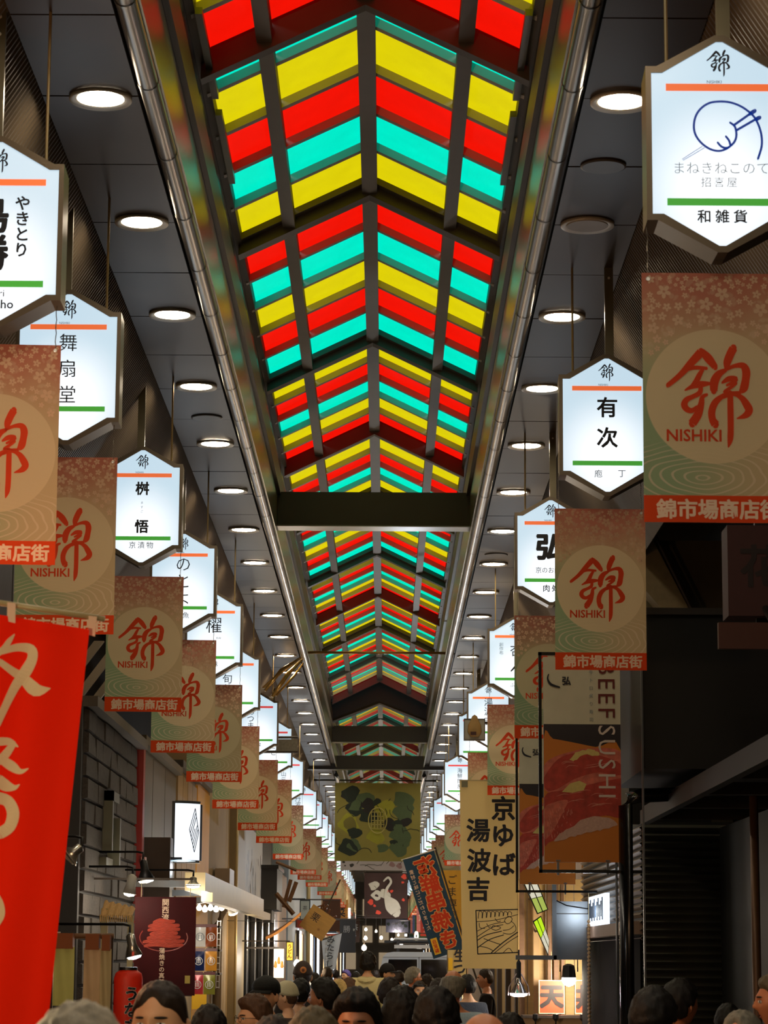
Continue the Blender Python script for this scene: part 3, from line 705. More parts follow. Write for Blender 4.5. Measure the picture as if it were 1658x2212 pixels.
# braces above it
for k in range(5):
    D = 20.0 + k * .9
    a = Vector((-2.38, D, 4.35 - .0 * k)); b_ = Vector((-3.0, D - .2, 3.45))
    t = thing('roof_brace', f"{['first', 'second', 'third', 'fourth', 'fifth'][k]} pale diagonal roof brace above the slate wall, counted from the red flag", 'brace', tuple(b_), group='roof braces')
    part(t, 'bar', MB().add([tuple(a + Vector(v)) for v in ((-.04, 0, 0), (.04, 0, 0), (.04, .06, 0), (-.04, .06, 0))] + [tuple(b_ + Vector(v)) for v in ((-.04, 0, 0), (.04, 0, 0), (.04, .06, 0), (-.04, .06, 0))],
                            [(0, 1, 2, 3), (7, 6, 5, 4), (0, 4, 5, 1), (1, 5, 6, 2), (2, 6, 7, 3), (3, 7, 4, 0)]), pm('pale_strut', (150, 134, 112), .5, .1))
# red post
t = thing('red_post', 'narrow dark red banner post standing between the slate wall and khaki sheet wall', 'post', (-2.27, 23.6, 0))
part(t, 'post', MB().box(-2.31, -2.24, 23.55, 23.72, 0, 3.72), redp); part(t, 'clamp', MB().box(-2.24, -2.2, 23.5, 23.6, 2.62, 2.68), pm('pink_clamp', (210, 150, 140)))
t = shop('khaki_shop', 'khaki sheet metal upper front left of the curved light box', -2.33, 23.9, 28.2, 3.8, khaki, .7, khaki)
for k in range(3): part(t, 'sheet', MB().box(-2.33, -2.318, 24 + k * 1.4, 25.36 + k * 1.4, 1.2, 3.72), khaki)
part(t, 'duct', MB().box(-2.3, -2.05, 24.4, 24.7, 2.0, 2.9), pm('brown_duct', (70, 52, 38), .5))
t = shop('tan_panel_shop', 'tan panelled upper front behind the curved light box', -2.33, 28.3, 31.2, 3.9, beige, .7, pm('dark_eave', (60, 52, 42)))
for k in range(4): part(t, 'plank', MB().box(-2.33, -2.31, 28.35 + k * .72, 29.03 + k * .72, 1.4, 3.8), pm('tan_board', (146, 116, 72), .6, 0, .2, 4))
t = shop('ochre_shop', 'bright ochre yellow panel front right of the curved light box', -2.33, 31.3, 33.6, 3.95, yellow_p, .7, pm('dark_eave', (60, 52, 42)))
part(t, 'plank', MB().box(-2.33, -2.31, 31.35, 33.5, 1.3, 3.85), yellow_p)
t = shop('beige_shop', 'beige rendered front with a rainwater hopper, behind the sloping awning', -2.33, 33.7, 40.6, 4.7, beige, .7, None)
part(t, 'pilaster', MB().box(-2.33, -2.22, 38.2, 40.6, 0, 4.7), pm('pilaster_paint', (118, 102, 72), .6))
px_ = atX(470, 1850, -2.28)
part(t, 'hopper', MB().box(-2.3, -2.1, 34.6, 35.6, 2.58, 2.95), pm('hopper_paint', (134, 112, 84), .5)); part(t, 'downpipe', MB().tube([(-2.2, 35.1, 2.6), (-2.2, 35.1, 2.4), (-2.26, 34.8, 2.2), (-2.26, 34.8, .2)], .06, 10), pm('hopper_paint', (134, 112, 84), .5), smooth=True)
part(t, 'conduit', MB().tube([(-2.2, 37.9, 4.6), (-2.2, 37.9, .3)], .02, 8), cream_p, 'pale thin conduit', smooth=True)
t = shop('dark_glazed_shop', 'black glazed shop front with polished columns right of the beige wall', -2.33, 40.8, 52.4, 4.2, black, .7, None)
for k in range(5): part(t, 'column', MB().box(-2.33, -2.2, 41 + k * 2.5, 41.35 + k * 2.5, 0, 2.6), blackg)
for k in range(4): part(t, 'glass_door', MB().box(-2.3, -2.28, 41.5 + k * 2.5, 43.3 + k * 2.5, .1, 2.4), pm('dark_glass', (20, 20, 24), .08))
t = shop('wooden_shop_front', 'brown wooden front beneath a straw awning', -2.33, 52.6, 60.5, 3.6, wood, .7, None)
t = shop('pale_blue_building', 'pale blue grey building wall behind the tilted chestnut board', -2.3, 60.8, 92, 4.6, pm('pale_blue_render', (150, 166, 182), .7, 0, .1, 2), .7, None)
part(t, 'pipe', MB().tube([(-2.22, 74, 0), (-2.22, 74, 4.4)], .06, 8), cream_p, smooth=True)
t = shop('far_left_terrace', 'far shop terrace on the left down to the vanishing point', -2.3, 92.2, 150, 4.6, pm('far_front_wood', (120, 96, 66), .7, 0, .3, 1.5), .7, None)
# painted ink panel
t = thing('ink_panel', 'grey wall panel with painted vertical ink strokes above the dark shop front', 'sign', (-2.28, 44, 2.55))
part(t, 'panel', MB().box(-2.31, -2.27, 41.4, 47.2, 2.62, 3.9), pm('grey_panel', (138, 130, 120), .6))
for k in range(26):
    y = R.uniform(41.8, 47); z = R.choice([R.uniform(3.0, 3.55), R.uniform(2.75, 2.95)]); h = R.uniform(.06, .3)
    st_ = MB(); w = R.uniform(.05, .14); st_.add([(-2.268, y, z), (-2.268, y + w, z + h * .1), (-2.268, y + w * .8, z + h), (-2.268, y - w * .2, z + h * .9)], [(0, 1, 2, 3)])
    part(t, 'brush_stroke', st_, black)
t = thing('black_cabinet', 'black box fixed on the dark front beneath the rippled banner', 'box', (-2.1, 48, 2.9))
part(t, 'case', MB().box(-2.28, -1.98, 46.8, 49.2, 2.62, 3.35), black); part(t, 'cap', MB().box(-2.28, -1.95, 46.7, 49.3, 3.35, 3.42), blackg); part(t, 'bracket', MB().box(-2.28, -2.1, 47.5, 48.5, 2.4, 2.62), black)
# curved white light box with diamond emblem
x0, x1, z0, z1 = rect(376, 1735, 430, 1857, 25.0)
t = thing('curved_light_box', 'lit white curved light box with a striped diamond emblem', 'sign', (x0, 25, z0))
def cbox(u, v): return (x0 + (x1 - x0) * u, 25 + .10 * (1 - math.cos(u * 1.4)) * 2, z0 + (z1 - z0) * v)
mb = MB().grid(cbox, 10, 1); part(t, 'light_panel', mb, em('light_box_white', (232, 240, 252), 1.0))
mb = MB()
for zz in (z0 - .025, z1): mb.add([(x0 + (x1 - x0) * u, 25 - .01 + .2 * (1 - math.cos(u * 1.4)), zz + dz) for dz in (0, .025) for u in (0, .2, .4, .6, .8, 1)] + [(x0 + (x1 - x0) * u, 25.32, zz + dz) for dz in (0, .025) for u in (0, .2, .4, .6, .8, 1)],
        [(i, i + 1, i + 7, i + 6) for i in range(5)] + [(i, i + 12, i + 13, i + 1) for i in range(5)] + [(i + 6, i + 7, i + 19, i + 18) for i in range(5)])
mb.box(x0 - .03, x0, 25, 25.3, z0 - .02, z1 + .02); part(t, 'frame', mb, pm('grey_frame', (70, 72, 70), .4, .5)); part(t, 'back', MB().box(x0 - .02, x1 + .01, 25.3, 25.33, z0, z1), black)
# diamond emblem on the curved face
def onf(px, py):
    u = (px - 376) / 54; p = cbox(u, (1857 - py) / 122); return (p[0], p[1] - .003, p[2])
em_ = MB()
def seg(a, b, w=.0036):
    a, b = Vector(onf(*a)), Vector(onf(*b)); em_.tube([a, b], w, 4)
T_, L_, B_, R_ = (419.5, 1745), (408, 1791), (419, 1840), (427.5, 1797)
for a, b in ((T_, L_), (L_, B_), (B_, R_), (R_, T_)): seg(a, b)
for k in range(1, 6):
    f = k / 6; a = (L_[0] + (B_[0] - L_[0]) * f, L_[1] + (B_[1] - L_[1]) * f); b = (T_[0] + (R_[0] - T_[0]) * f, T_[1] + (R_[1] - T_[1]) * f)
    seg(a, (a[0] + (b[0] - a[0]) * (.95 if k != 3 else .6), a[1] + (b[1] - a[1]) * (.95 if k != 3 else .6)))
part(t, 'emblem', em_, ink, 'black striped diamond')
lampl('light_box_light', (x0 + .1, 24.8, z0 - .1), 3, COOL)
t = thing('oval_ceiling_lamp', 'flat oval glowing lamp under the curved light box', 'lamp', tuple(at(393, 1863, 24.5)))
part(t, 'diffuser', MB().lathe([(.04, -.006), (.13, 0), (.04, .012)], tuple(at(393, 1860, 24.5)), 20), em('oval_glow', (190, 225, 250), 1.6), smooth=True); p_ = at(393, 1860, 24.5)
part(t, 'arm', MB().box(p_.x - .5, p_.x, 24.45, 24.5, p_.z + .012, p_.z + .035), black)
# awning
a0, a1 = (-1.62, 20.4), (-1.62, 33.5)
t = thing('folded_awning', 'cream retractable awning cassette sloping over the lit food stall', 'awning', (-1.7, 27, 2.3))
zt = lambda D: 1.8 + .66 if D else 0
part(t, 'cassette', MB().prismx([(22.8, 2.36), (33.8, 2.36), (33.8, 2.52), (22.8, 2.52)], -1.78, -1.6), cream_p)
part(t, 'front_bar', MB().prismx([(22.6, 2.26), (34, 2.26), (34, 2.34), (22.6, 2.34)], -1.62, -1.52), cream_p)
for y in (23.2, 26.6, 30, 33.4): part(t, 'arm', MB().box(-2.33, -1.72, y, y + .08, 2.4, 2.46), galv)
part(t, 'fabric_roll', MB().tube([(-1.72, 22.9, 2.44), (-1.72, 33.7, 2.44)], .05, 10), pm('brown_canvas', (92, 62, 44), .8), smooth=True)
# lamps on the left stall
def spot_lamp(name, label, px, py, D, L, r0, r1, tilt, mat, glow, power, col, top=None):
    p = at(px, py, D); t = thing(name, label, 'lamp', tuple(p), 0)
    m4 = Matrix.Rotation(tilt, 4, 'Y')
    body = MB().lathe([(r0 * .3, L), (r0, L * .9), (r0 * 1.05, L * .5), (r1, 0), (r1 * .94, 0), (r0 * .8, L * .5)], seg=20, cap=False); body.v = [tuple(m4 @ Vector(v)) for v in body.v]
    part(t, 'shade', body, mat, local=True, smooth=True)
    g = MB().lathe([(r1 * .9, .012), (r1 * .7, -.012), (.004, -.02)], seg=20); g.v = [tuple(m4 @ Vector(v)) for v in g.v]; part(t, 'bulb', g, glow, local=True, smooth=True)
    h = m4 @ Vector((0, 0, L)); part(t, 'bracket', MB().tube([h, h + Vector((0, .02, .05)), h + Vector((-.05, .06, .06)), Vector(((-2.42 if D < 17 else -2.3) - p.x, h.y + .1, h.z + .06))], .009, 8), black, local=True, smooth=True)
    d = m4 @ Vector((0, 0, -1)); l = lampl(name + '_light', p + d * .06, power, col, .04)
    return t
spot_lamp('spotlight', 'white bullet spotlight above the eel poster, left of the black floodlight', 279, 1931, 19.6, .15, .035, .052, .15, white_p, glow_w, 6, NEU)
spot_lamp('floodlight', 'black cone floodlight between the red post and the curved light box', 316, 1902, 20.4, .17, .03, .075, -.18, black, glow_w, 6, NEU)
spot_lamp('floodlight', 'grey dish floodlight below the curved light box on the awning edge', 417, 1914, 22.4, .08, .03, .07, .0, pm('grey_enamel', (120, 118, 104), .4, .4), glow_w, 10, NEU)
spot_lamp('clamp_lamp', 'silver cone clamp lamp glowing blue white beside the red paper lantern', 290, 2066, 17.6, .16, .03, .06, -.22, pm('silver', (190, 186, 178), .25, .9), glow_c, 6, COOL)
spot_lamp('spotlight', 'white clip lamp under the far end of the cream awning', 504, 1974, 30.0, .12, .05, .06, -.3, white_p, glow_w, 12, NEU)
spot_lamp('clamp_lamp', 'chrome clamp lamp peeking from behind the red flag', 148, 1850, 15.5, .10, .03, .075, .9, pm('silver', (190, 186, 178), .25, .9), pm('unlit_lens', (176, 168, 156)), 0.01, NEU)
p = at(447, 1962, 26); t = thing('bulb_string', 'row of five bare glowing bulbs above the hanging packets', 'lamp', tuple(p))
part(t, 'cable', MB().tube([at(424, 1952, 26), at(448, 1948, 26), at(482, 1953, 26)], .008, 6), black)
for k in range(5):
    q_ = at(430 + k * 12.2, 1961 + (k % 2) * 3, 26); b_ = part(t, 'bulb', MB().lathe([(.005, .04), (.012, .03), (.028, .0), (.02, -.022), (.004, -.03)], tuple(q_), 12), glow_w, smooth=True)
lampl('bulb_string_light', p + Vector((0, -.1, -.05)), 12, NEU)
# eel poster
posterm = pm('poster_dark_red', (66, 10, 12), .6, 0, .8, 3, .0, 5, spec=.2)
t, w, h = board('eel_poster', 'glossy dark poster of red grilled eel in a bowl with white vertical lettering', 'poster', 287, 1938, 424, 2150, 20.0, posterm, .006)
eel = pm('grilled_eel', (190, 62, 36), .45, 0, .5, 22, .6, 60, stretch=(1, 1, 4)); bowl = pm('red_lacquer', (150, 44, 36), .25)
cx_, cz_ = -.01, h - .30
mb = MB()
for k in range(7):
    zz = cz_ - .07 + k * .03; hw = .145 + .018 * math.sin(k * 1.7) - .009 * k
    mb.ribbon([(cx_ - hw, zz - .006, .011), (cx_ - hw * .4, zz + .008, .018), (cx_ + hw * .3, zz, .018), (cx_ + hw, zz + .003, .012)], -.002 - k * .0004)
part(t, 'eel_picture', mb, eel, 'picture of grilled eel slices', local=True)
mb = MB(); mb.ribbon([(cx_ + .185 * math.cos(a), cz_ - .01 + .105 * math.sin(a), .004) for a in [math.pi * (.85 + 1.25 * i / 12) for i in range(13)]], -.0015); part(t, 'bowl_picture', mb, bowl, 'picture of lacquer bowl rim', local=True)
letter(t, '関西流', .058, (.0, -.003, h - .10), cream_m, .02, vertical=True, gap=1.0)
letter(t, '蒲焼きの真髄', .045, (-.02, -.003, h - .53), cream_m, .02, vertical=True, gap=1.05)
part(t, 'jar_picture', MB().box(.16, .2, -.003, -.001, h - .66, h - .60), pm('jar_label', (196, 170, 80)), local=True)
part(t, 'hanging_strings', MB().tube([(-w * .4, 0, h), (-w * .4, 0, h + .14)], .003, 5).tube([(w * .4, 0, h), (w * .4, 0, h + .14)], .003, 5), cream_p, local=True)['kind'] = 'stuff'; part(t, 'hanging_bar', MB().box(-2.3 - t.location.x, w * .45, -.008, .008, h + .13, h + .146), steel, local=True)
# packets on a rack
t = thing('packet_rack', 'white wire rack edge beside the column of hanging snack packets', 'rack', tuple(at(478, 2140, 26)))
mb = MB().tube([at(477, 1988, 26), at(473, 2135, 26)], .004, 6).tube([at(470, 1988, 26), at(466, 2135, 26)], .004, 6)
for k in range(12): mb.tube([at(477 - k * .36, 1990 + k * 13, 26), at(470 - k * .36, 1990 + k * 13, 26)], .003, 5)
part(t, 'wire', mb, white_p)
for yy in (2002, 2053, 2104): z_ = at(450, yy, 25.6).z; part(t, 'shelf_bar', MB().box(-2.33, at(474, yy, 25.6).x, 25.6, 25.62, z_ - .01, z_ + .01).box(at(470, yy, 25.6).x, at(474, yy, 25.6).x, 25.6, 26.01, z_ - .01, z_ + .01), steel)
cols = [('white', (226, 222, 214), 432, 2003), ('copper brown', (150, 74, 32), 456, 2003), ('navy blue', (24, 38, 86), 429, 2055), ('yellow and pink', (220, 150, 50), 456, 2055), ('rose red', (186, 52, 62), 426, 2106), ('olive green', (140, 138, 52), 452, 2106)]
for nm, c_, x, y in cols:
    x0, x1, z0, z1 = rect(x - 12.5, y, x + 12.5, y + 42, 25.6); w = x1 - x0; h = z1 - z0
    t = thing('snack_packet', f'{nm} snack packet with a round crest hanging on the stall rack', 'packet', ((x0 + x1) / 2, 25.6, z0), 0, 'snack packets on the rack')
    part(t, 'pouch', MB().grid(lambda u, v: (-w / 2 + w * u, -.018 * math.sin(u * math.pi) * math.sin(v * math.pi), h * v), 6, 8), pm('packet_' + nm.replace(' ', '_'), c_, .25, .1, .15, 12, coat=.3), local=True, smooth=True)
    part(t, 'header', MB().box(-w / 2, w / 2, -.002, .003, h, h + .03), pm('packet_header', (96, 24, 18), .4), local=True)
    mb = MB(); mb.ribbon([(.038 * math.cos(a), h * .5 + .038 * math.sin(a), .003) for a in [math.tau * i / 16 for i in range(17)]], -.021)
    for k in (-1, 0, 1): mb.ribbon([(k * .016, h * .5 - .02, .004), (k * .016, h * .5 + .02, .004)], -.021)
    part(t, 'crest', mb, white_p if nm != 'white' else ink2, local=True)
t, w, h = board('price_board', 'plain yellow card below the snack packets', 'card', 414, 2148, 446, 2180, 25.5, pm('yellow_card', (236, 180, 20)), .01); part(t, 'arm', MB().box(-2.34 - t.location.x, 0, .01, .03, h - .02, h), steel, local=True)
# straw awning piece, hanging cloths, paper lantern
x0, x1, z0, z1 = rect(222, 1945, 290, 1992, 19.0)
t = thing('straw_eave', 'small curled straw eave left of the eel poster', 'awning', ((x0 + x1) / 2, 19, z0))
mb = MB().grid(lambda u, v: (x0 + (x1 - x0) * u, 18.8 + .3 * v, z0 + (z1 - z0) * (.25 + .75 * v - .3 * u * v) + .01 * math.sin(u * 30)), 14, 4); part(t, 'mat', mb, pm('straw', (196, 150, 84), .6, 0, .35, 20, .5, 60, stretch=(6, 1, 1)), smooth=True)
mb = MB()
for k in range(16): xx = x0 + (x1 - x0) * k / 15; mb.tube([(xx, 18.8, z0 + .05), (xx + .006, 18.78, z0 + .0)], .004, 4)
o = part(t, 'fringe', mb, pm('straw', (196, 150, 84))); o['kind'] = 'stuff'
part(t, 'post', MB().box(x0 - .01, x0 + .04, 18.95, 19.0, 0, z0 + .1), pm('pale_post', (190, 172, 120), .6)); part(t, 'post', MB().box(x1 - .04, x1, 18.95, 19.0, 0, z0 + .05), pm('pale_post', (190, 172, 120), .6))
t = thing('cloth_rail', 'wooden rail carrying the hanging light cloths with a clipped paper tag', 'rail', tuple(at(180, 2030, 16)))
part(t, 'rail', MB().tube([at(108, 2022, 16), at(246, 2022, 16)], .018, 10), wood, smooth=True); part(t, 'paper_tag', MB().box(at(158, 0, 16).x, at(188, 0, 16).x, 15.95, 15.955, at(0, 2030, 16).z, at(0, 2012, 16).z), white_p)
for px in (112, 240): q_ = at(px, 2022, 16); part(t, 'upright', MB().box(q_.x - .015, q_.x + .015, 15.99, 16.02, 0, q_.z), wood_d)
for nm, c_, a, b_, y0, y1 in (('pale green', (186, 184, 110), 116, 164, 2046, 2172), ('pinkish beige', (196, 166, 130), 176, 216, 2048, 2200), ('narrow cream', (188, 170, 128), 210, 238, 2050, 2190)):
    x0, x1, z0, z1 = rect(a, y0, b_, y1, 15.9 - (b_ - 200) * .002)
    t = thing('hanging_cloth', f'{nm} cloth strip hanging from the stall rail behind the grey haired person', 'cloth', ((x0 + x1) / 2, 15.9, z0), 0, 'cloths on the stall rail')
    part(t, 'cloth', MB().grid(lambda u, v: (x0 + (x1 - x0) * u, 15.9 + .012 * math.sin(u * 7 + v * 2), z0 + (z1 - z0) * v), 10, 8), pm('cloth_' + nm.replace(' ', '_'), c_, .8, trans=.3), smooth=True)
    part(t, 'hem_loop', MB().box(x0 + .01, x1 - .01, 15.88, 15.985, z1 - .01, z1 + .085), pm('hem_rust', (150, 84, 44), .7))
x0, x1, z0, z1 = rect(238, 2096, 306, 2300, 17.2); xc = (x0 + x1) / 2; rr = (x1 - x0) / 2
t = thing('paper_lantern', 'red cylindrical paper lantern with black outlined kana for eel', 'lantern', (xc, 17.2 + rr, z0))
part(t, 'paper', MB().lathe([(rr * .6, z0), (rr * .93, z0 + .03)] + [(rr * (1 if k % 2 else .985), z0 + .05 + k * (z1 - z0 - .1) / 24) for k in range(25)] + [(rr * .9, z1 - .02), (rr * .6, z1)], (xc, 17.2 + rr, 0), 28), pm('red_paper', (226, 52, 26), .5, 0, .1, trans=.3), smooth=True)
part(t, 'top_ring', MB().lathe([(rr * .62, z1), (rr * .62, z1 + .02)], (xc, 17.2 + rr, 0), 24), black)
for body_, m_, bd, dy in (('うなぎ', white_p, .055, 0), ('うなぎ', ink, .03, -.002)):
    me = txt(body_, .1, bd, vertical=True, gap=1.05).copy()
    for v in me.vertices:
        X_ = v.co.x + .035; v.co.x = X_; v.co.y = rr - math.sqrt(max(rr * rr - X_ * X_, 0)) - .004 + dy - rr
    me.materials.append(m_); o = link('lettering', me, None, t); o.location = (0, 0, z1 - z0 - .26)
    if m_ is white_p: o['label'] = 'white outline of the kana'
# big red flag, near left
D = 7.2
t = thing('shop_flag', 'tall bright red shop flag with bold cream brush lettering at the left edge', 'flag', tuple(at(40, 2300, D)))
fl = lambda px, py: at(px, py, D + .03 * math.sin(px * .03 + py * .004))
tl, tr, br, bl = (-60, 1318), (193, 1360), (92, 2320), (-60, 2320)
redm = pm('red_flag_cloth', (255, 40, 8), .75, 0, .05, 1.5, .15, 30, trans=.3, spec=.1)
def fp(u, v):
    a = (tl[0] + (tr[0] - tl[0]) * u, tl[1] + (tr[1] - tl[1]) * u); c_ = (bl[0] + (br[0] - bl[0]) * u, bl[1] + (br[1] - bl[1]) * u)
    return tuple(fl(a[0] + (c_[0] - a[0]) * v, a[1] + (c_[1] - a[1]) * v))
part(t, 'cloth', MB().grid(fp, 18, 40), redm, smooth=True)
mb = MB()
for st_ in ([(75,215,3),(48,250,14),(20,290,16),(-20,320,16)], [(10,305,14),(90,282,20),(158,292,26),(166,340,26),(130,410,30),(80,480,24),(30,580,20),(-15,680,18)], [(0,355,16),(60,400,20),(120,440,26),(185,500,34),(258,492,3)],
            [(-10,765,22),(50,765,18),(92,790,4)], [(70,775,16),(30,830,22),(-10,870,20)], [(0,850,20),(60,890,26),(105,918,14),(145,903,3)], [(-10,960,30),(30,990,30),(75,1000,14),(100,985,3)], [(-20,1050,30),(40,1070,30),(68,1130,32),(50,1200,30),(0,1235,30)], [(-30,1560,30),(-5,1600,26),(0,1650,26),(-25,1700,24)]):
    mb.ribbon([(x / 2.373, -y / 2.373, w / 2.373) for x, y, w in st_])
mb.v = [tuple(fl(x, 1280 - z) - Vector((0, .004, 0))) for x, y, z in mb.v]
part(t, 'lettering', mb, pm('flag_cream_print', (242, 214, 170), .8))
part(t, 'pole', MB().tube([at(-80, 1290, D), at(226, 1337, D)], .0085, 10), cream_p, smooth=True)
for px, py in ((27, 1303), (202, 1332)):
    mb = MB(); mb.add([tuple(at(px - 9, py, D) - Vector((0, .02, 0))), tuple(at(px + 9, py + 2, D) - Vector((0, .02, 0))), tuple(at(px + 7 + (px > 100) * -3, py + 44, D) - Vector((0, .01, 0))), tuple(at(px - 11, py + 40, D) - Vector((0, .01, 0)))], [(0, 1, 2, 3)])
    part(t, 'tape_loop', mb, pm('tape', (236, 190, 160), .5))
part(t, 'mast', MB().tube([at(-75, 1280, D), at(-75, 1290, D) * 1, Vector((at(-75, 1300, D).x, D, 0))], .014, 10), cream_p, smooth=True)
# mid distance left signs
def pic(mb, D): return mb
t, w, h = board('chestnut_board', 'tilted pale wooden board with a painted chestnut character', 'sign', 640, 1960, 700, 2016, 44, pm('pale_board', (206, 160, 84), .6, 0, .2, 5, .1, 30, stretch=(1, 1, 6)), .08)
t.rotation_euler.y = math.radians(34); letter(t, '栗', .16, (-.08, -.004, h * .62), ink); letter(t, '*', .12, (.08, -.004, h * .3), pm('brown_leaf', (110, 66, 30)))
mb = MB()
for k in range(9): a = R.uniform(-.2, .2); mb.tube([(a, .02, h), (a + R.uniform(-.06, .06), .0, h + R.uniform(.05, .14))], .014, 5)
part(t, 'dry_leaves', mb, pm('brown_leaf', (110, 66, 30)), local=True)['kind'] = 'stuff'
part(t, 'stay', MB().tube([(0, .1, h), (-.1, .3, h + .6)], .015, 6), steel, local=True)
x0, x1, z0, z1 = rect(590, 1960, 652, 2048, 42)
t = thing('bark_awning', 'curled brown bark awning with lit orange edge over the bright stall', 'awning', (x0, 42, z0))
mb = MB().grid(lambda u, v: (x0 - .1 + (x1 - x0 + .1) * u, 41.5 + 2.5 * v, z0 + .08 + (z1 - z0) * (.15 + .6 * u ** 1.3) + .12 * v), 12, 6); part(t, 'sheet', mb, pm('bark', (134, 84, 46), .7, 0, .4, 6, .7, 30, stretch=(1, 6, 1)), smooth=True)
mb = MB().grid(lambda u, v: (x0 - .1 + (x1 - x0 + .1) * u, 41.48, z0 + .08 + (z1 - z0) * (.15 + .6 * u ** 1.3) - .05 * v), 12, 1); part(t, 'edge_board', mb, pm('edge_wood', (214, 140, 60), .6))
part(t, 'post', MB().box(x0 - .05, x0, 42, 42.1, 0, z0 + .2), wood_d)
t = thing('wooden_props', 'leaning timber props and a rust brown board above the bark awning', 'timber', tuple(at(620, 1960, 44)))
for a, b_, w_ in (((628, 1900), (612, 1960), .035), ((596, 1930), (634, 1975), .045), ((596, 1862), (640, 1880), .03), ((640, 1905), (624, 1948), .04)): part(t, 'prop', MB().tube([at(*a, 44), at(*b_, 44)], w_, 6), wood)
t, w, h = board('lit_price_sign', 'small glowing yellow vertical sign beside the bright stall', 'sign', 619, 2036, 632, 2074, 40, em('amber_sign', (255, 190, 70), 1.5), .04, black, .01)
letter(t, 'うどん', .075, (0, -.004, h / 2), ink, .02, vertical=True); part(t, 'arm', MB().box(-2.34 - t.location.x, 0, .01, .03, h + .01, h + .03), steel, local=True)
t, w, h = board('bright_stall_window', 'blown out white stall window under the bark awning', 'window', 591, 2050, 613, 2112, 41, em('stall_glow', (255, 240, 205), 2.4), .03, wood_d, .012); part(t, 'arm', MB().box(-2.34 - t.location.x, 0, .01, .04, h, h + .03), steel, local=True)
for k in range(3): part(t, 'hanging_item', MB().lathe([(.005, .12), (.02, .09), (.028, .02), (.012, 0)], (-.05 + k * .05, -.02, .15 + .06 * (k % 2)), 8), pm('amber_item', (180, 120, 50)), local=True)
lampl('stall_window_light', at(602, 2075, 40.4), 40, NEU, .1)
def bulb(label, px, py, D, r, power, col=WARM, glow=None):
    p = at(px, py, D); t = thing('pendant_bulb', label, 'lamp', tuple(p))
    part(t, 'bulb', MB().lathe([(r * .3, r * 1.3), (r * .7, r * .8), (r, 0), (r * .75, -r * .65), (r * .1, -r)], tuple(p), 16), glow or glow_w, smooth=True)
    part(t, 'socket', MB().lathe([(r * .4, r * 1.2), (r * .4, r * 2.2), (r * .1, r * 2.4)], tuple(p), 10), black); part(t, 'cord', MB().tube([p + Vector((0, 0, r * 2.3)), p + Vector((0, 0, r * 2.3 + .5))], .004, 5), black); wx = -2.34 if p.x < 0 else 2.13
    part(t, 'wire', MB().tube([p + Vector((0, 0, r * 2.3 + .5)), Vector((wx, p.y, p.z + .62))], .004, 5), black)
    lampl('pendant_bulb_light', p - Vector((0, .12, 0)), power, col, .05)
bulb('glowing bare bulb left of the pale blue building above the crowd', 641, 2082, 38, .05, 25)
bulb('small glowing bulb over the distant crowd, beside the dark text banner', 789, 2027, 70, .05, 40)
bulb('glowing bulb just above the cream hooded person', 786, 2048, 60, .06, 40)
bulb('tiny glowing bulb farther down the street left of the van rack', 823, 2026, 80, .05, 30)
t, w, h = board('brown_banner', 'plain chocolate brown hanging banner above the dango flag', 'banner', 696, 1945, 735, 2012, 62, pm('chocolate_cloth', (84, 54, 40), .8), .01)
part(t, 'hanger', MB().box(-2.34 - t.location.x, w / 2, -.01, .02, h, h + .03), steel, local=True)
t, w, h = board('black_text_banner', 'black hanging banner with small white characters by the dango flag', 'banner', 733, 1987, 768, 2058, 58, black, .01)
letter(t, '勝', .17, (-.02, -.004, h * .72), pm('grey_print', (150, 150, 150), .7)); letter(t, 'き', .06, (.14, -.004, h * .7), white_p)
part(t, 'hanger', MB().box(-2.34 - t.location.x, w / 2, -.01, .02, h, h + .03), steel, local=True)
t = thing('dango_flag', 'white tapering flag reading mitarashi in black kana above the crowd', 'flag', tuple(at(714, 2100, 50)))
P4 = [(694, 2030), (738, 2016), (724, 2094), (700, 2094)]
def dg(u, v):
    a = [P4[0][i] + (P4[1][i] - P4[0][i]) * u for i in (0, 1)]; b_ = [P4[3][i] + (P4[2][i] - P4[3][i]) * u for i in (0, 1)]
    return tuple(at(a[0] + (b_[0] - a[0]) * v, a[1] + (b_[1] - a[1]) * v, 50 + .04 * math.sin(u * 6)))
part(t, 'cloth', MB().grid(dg, 10, 10), pm('white_flag_cloth', (196, 200, 204), .8, trans=.3), smooth=True)
o = letter(t, 'みたらし', .155, tuple(at(713, 2056, 49.9) - t.location), ink, .015, vertical=True); o.rotation_euler.y = .06
part(t, 'pole', MB().tube([at(693, 2031, 50), at(740, 2015, 50)], .012, 6).tube([at(693, 2031, 50), at(693, 2040, 50) * 1, Vector((at(693, 2040, 50).x, 50, 0))], .012, 6), steel)
t, w, h = board('green_frame_sign', 'dark framed pale sign above the chestnut board', 'sign', 649, 1946, 668, 1985, 52, pm('pale_sign', (180, 186, 176), .6), .03, pm('dark_green', (24, 34, 34)), .02)
letter(t, '茶', .1, (0, -.004, h * .6), ink); part(t, 'arm', MB().box(-.7, 0, 0, .02, h + .02, h + .05), black, local=True)
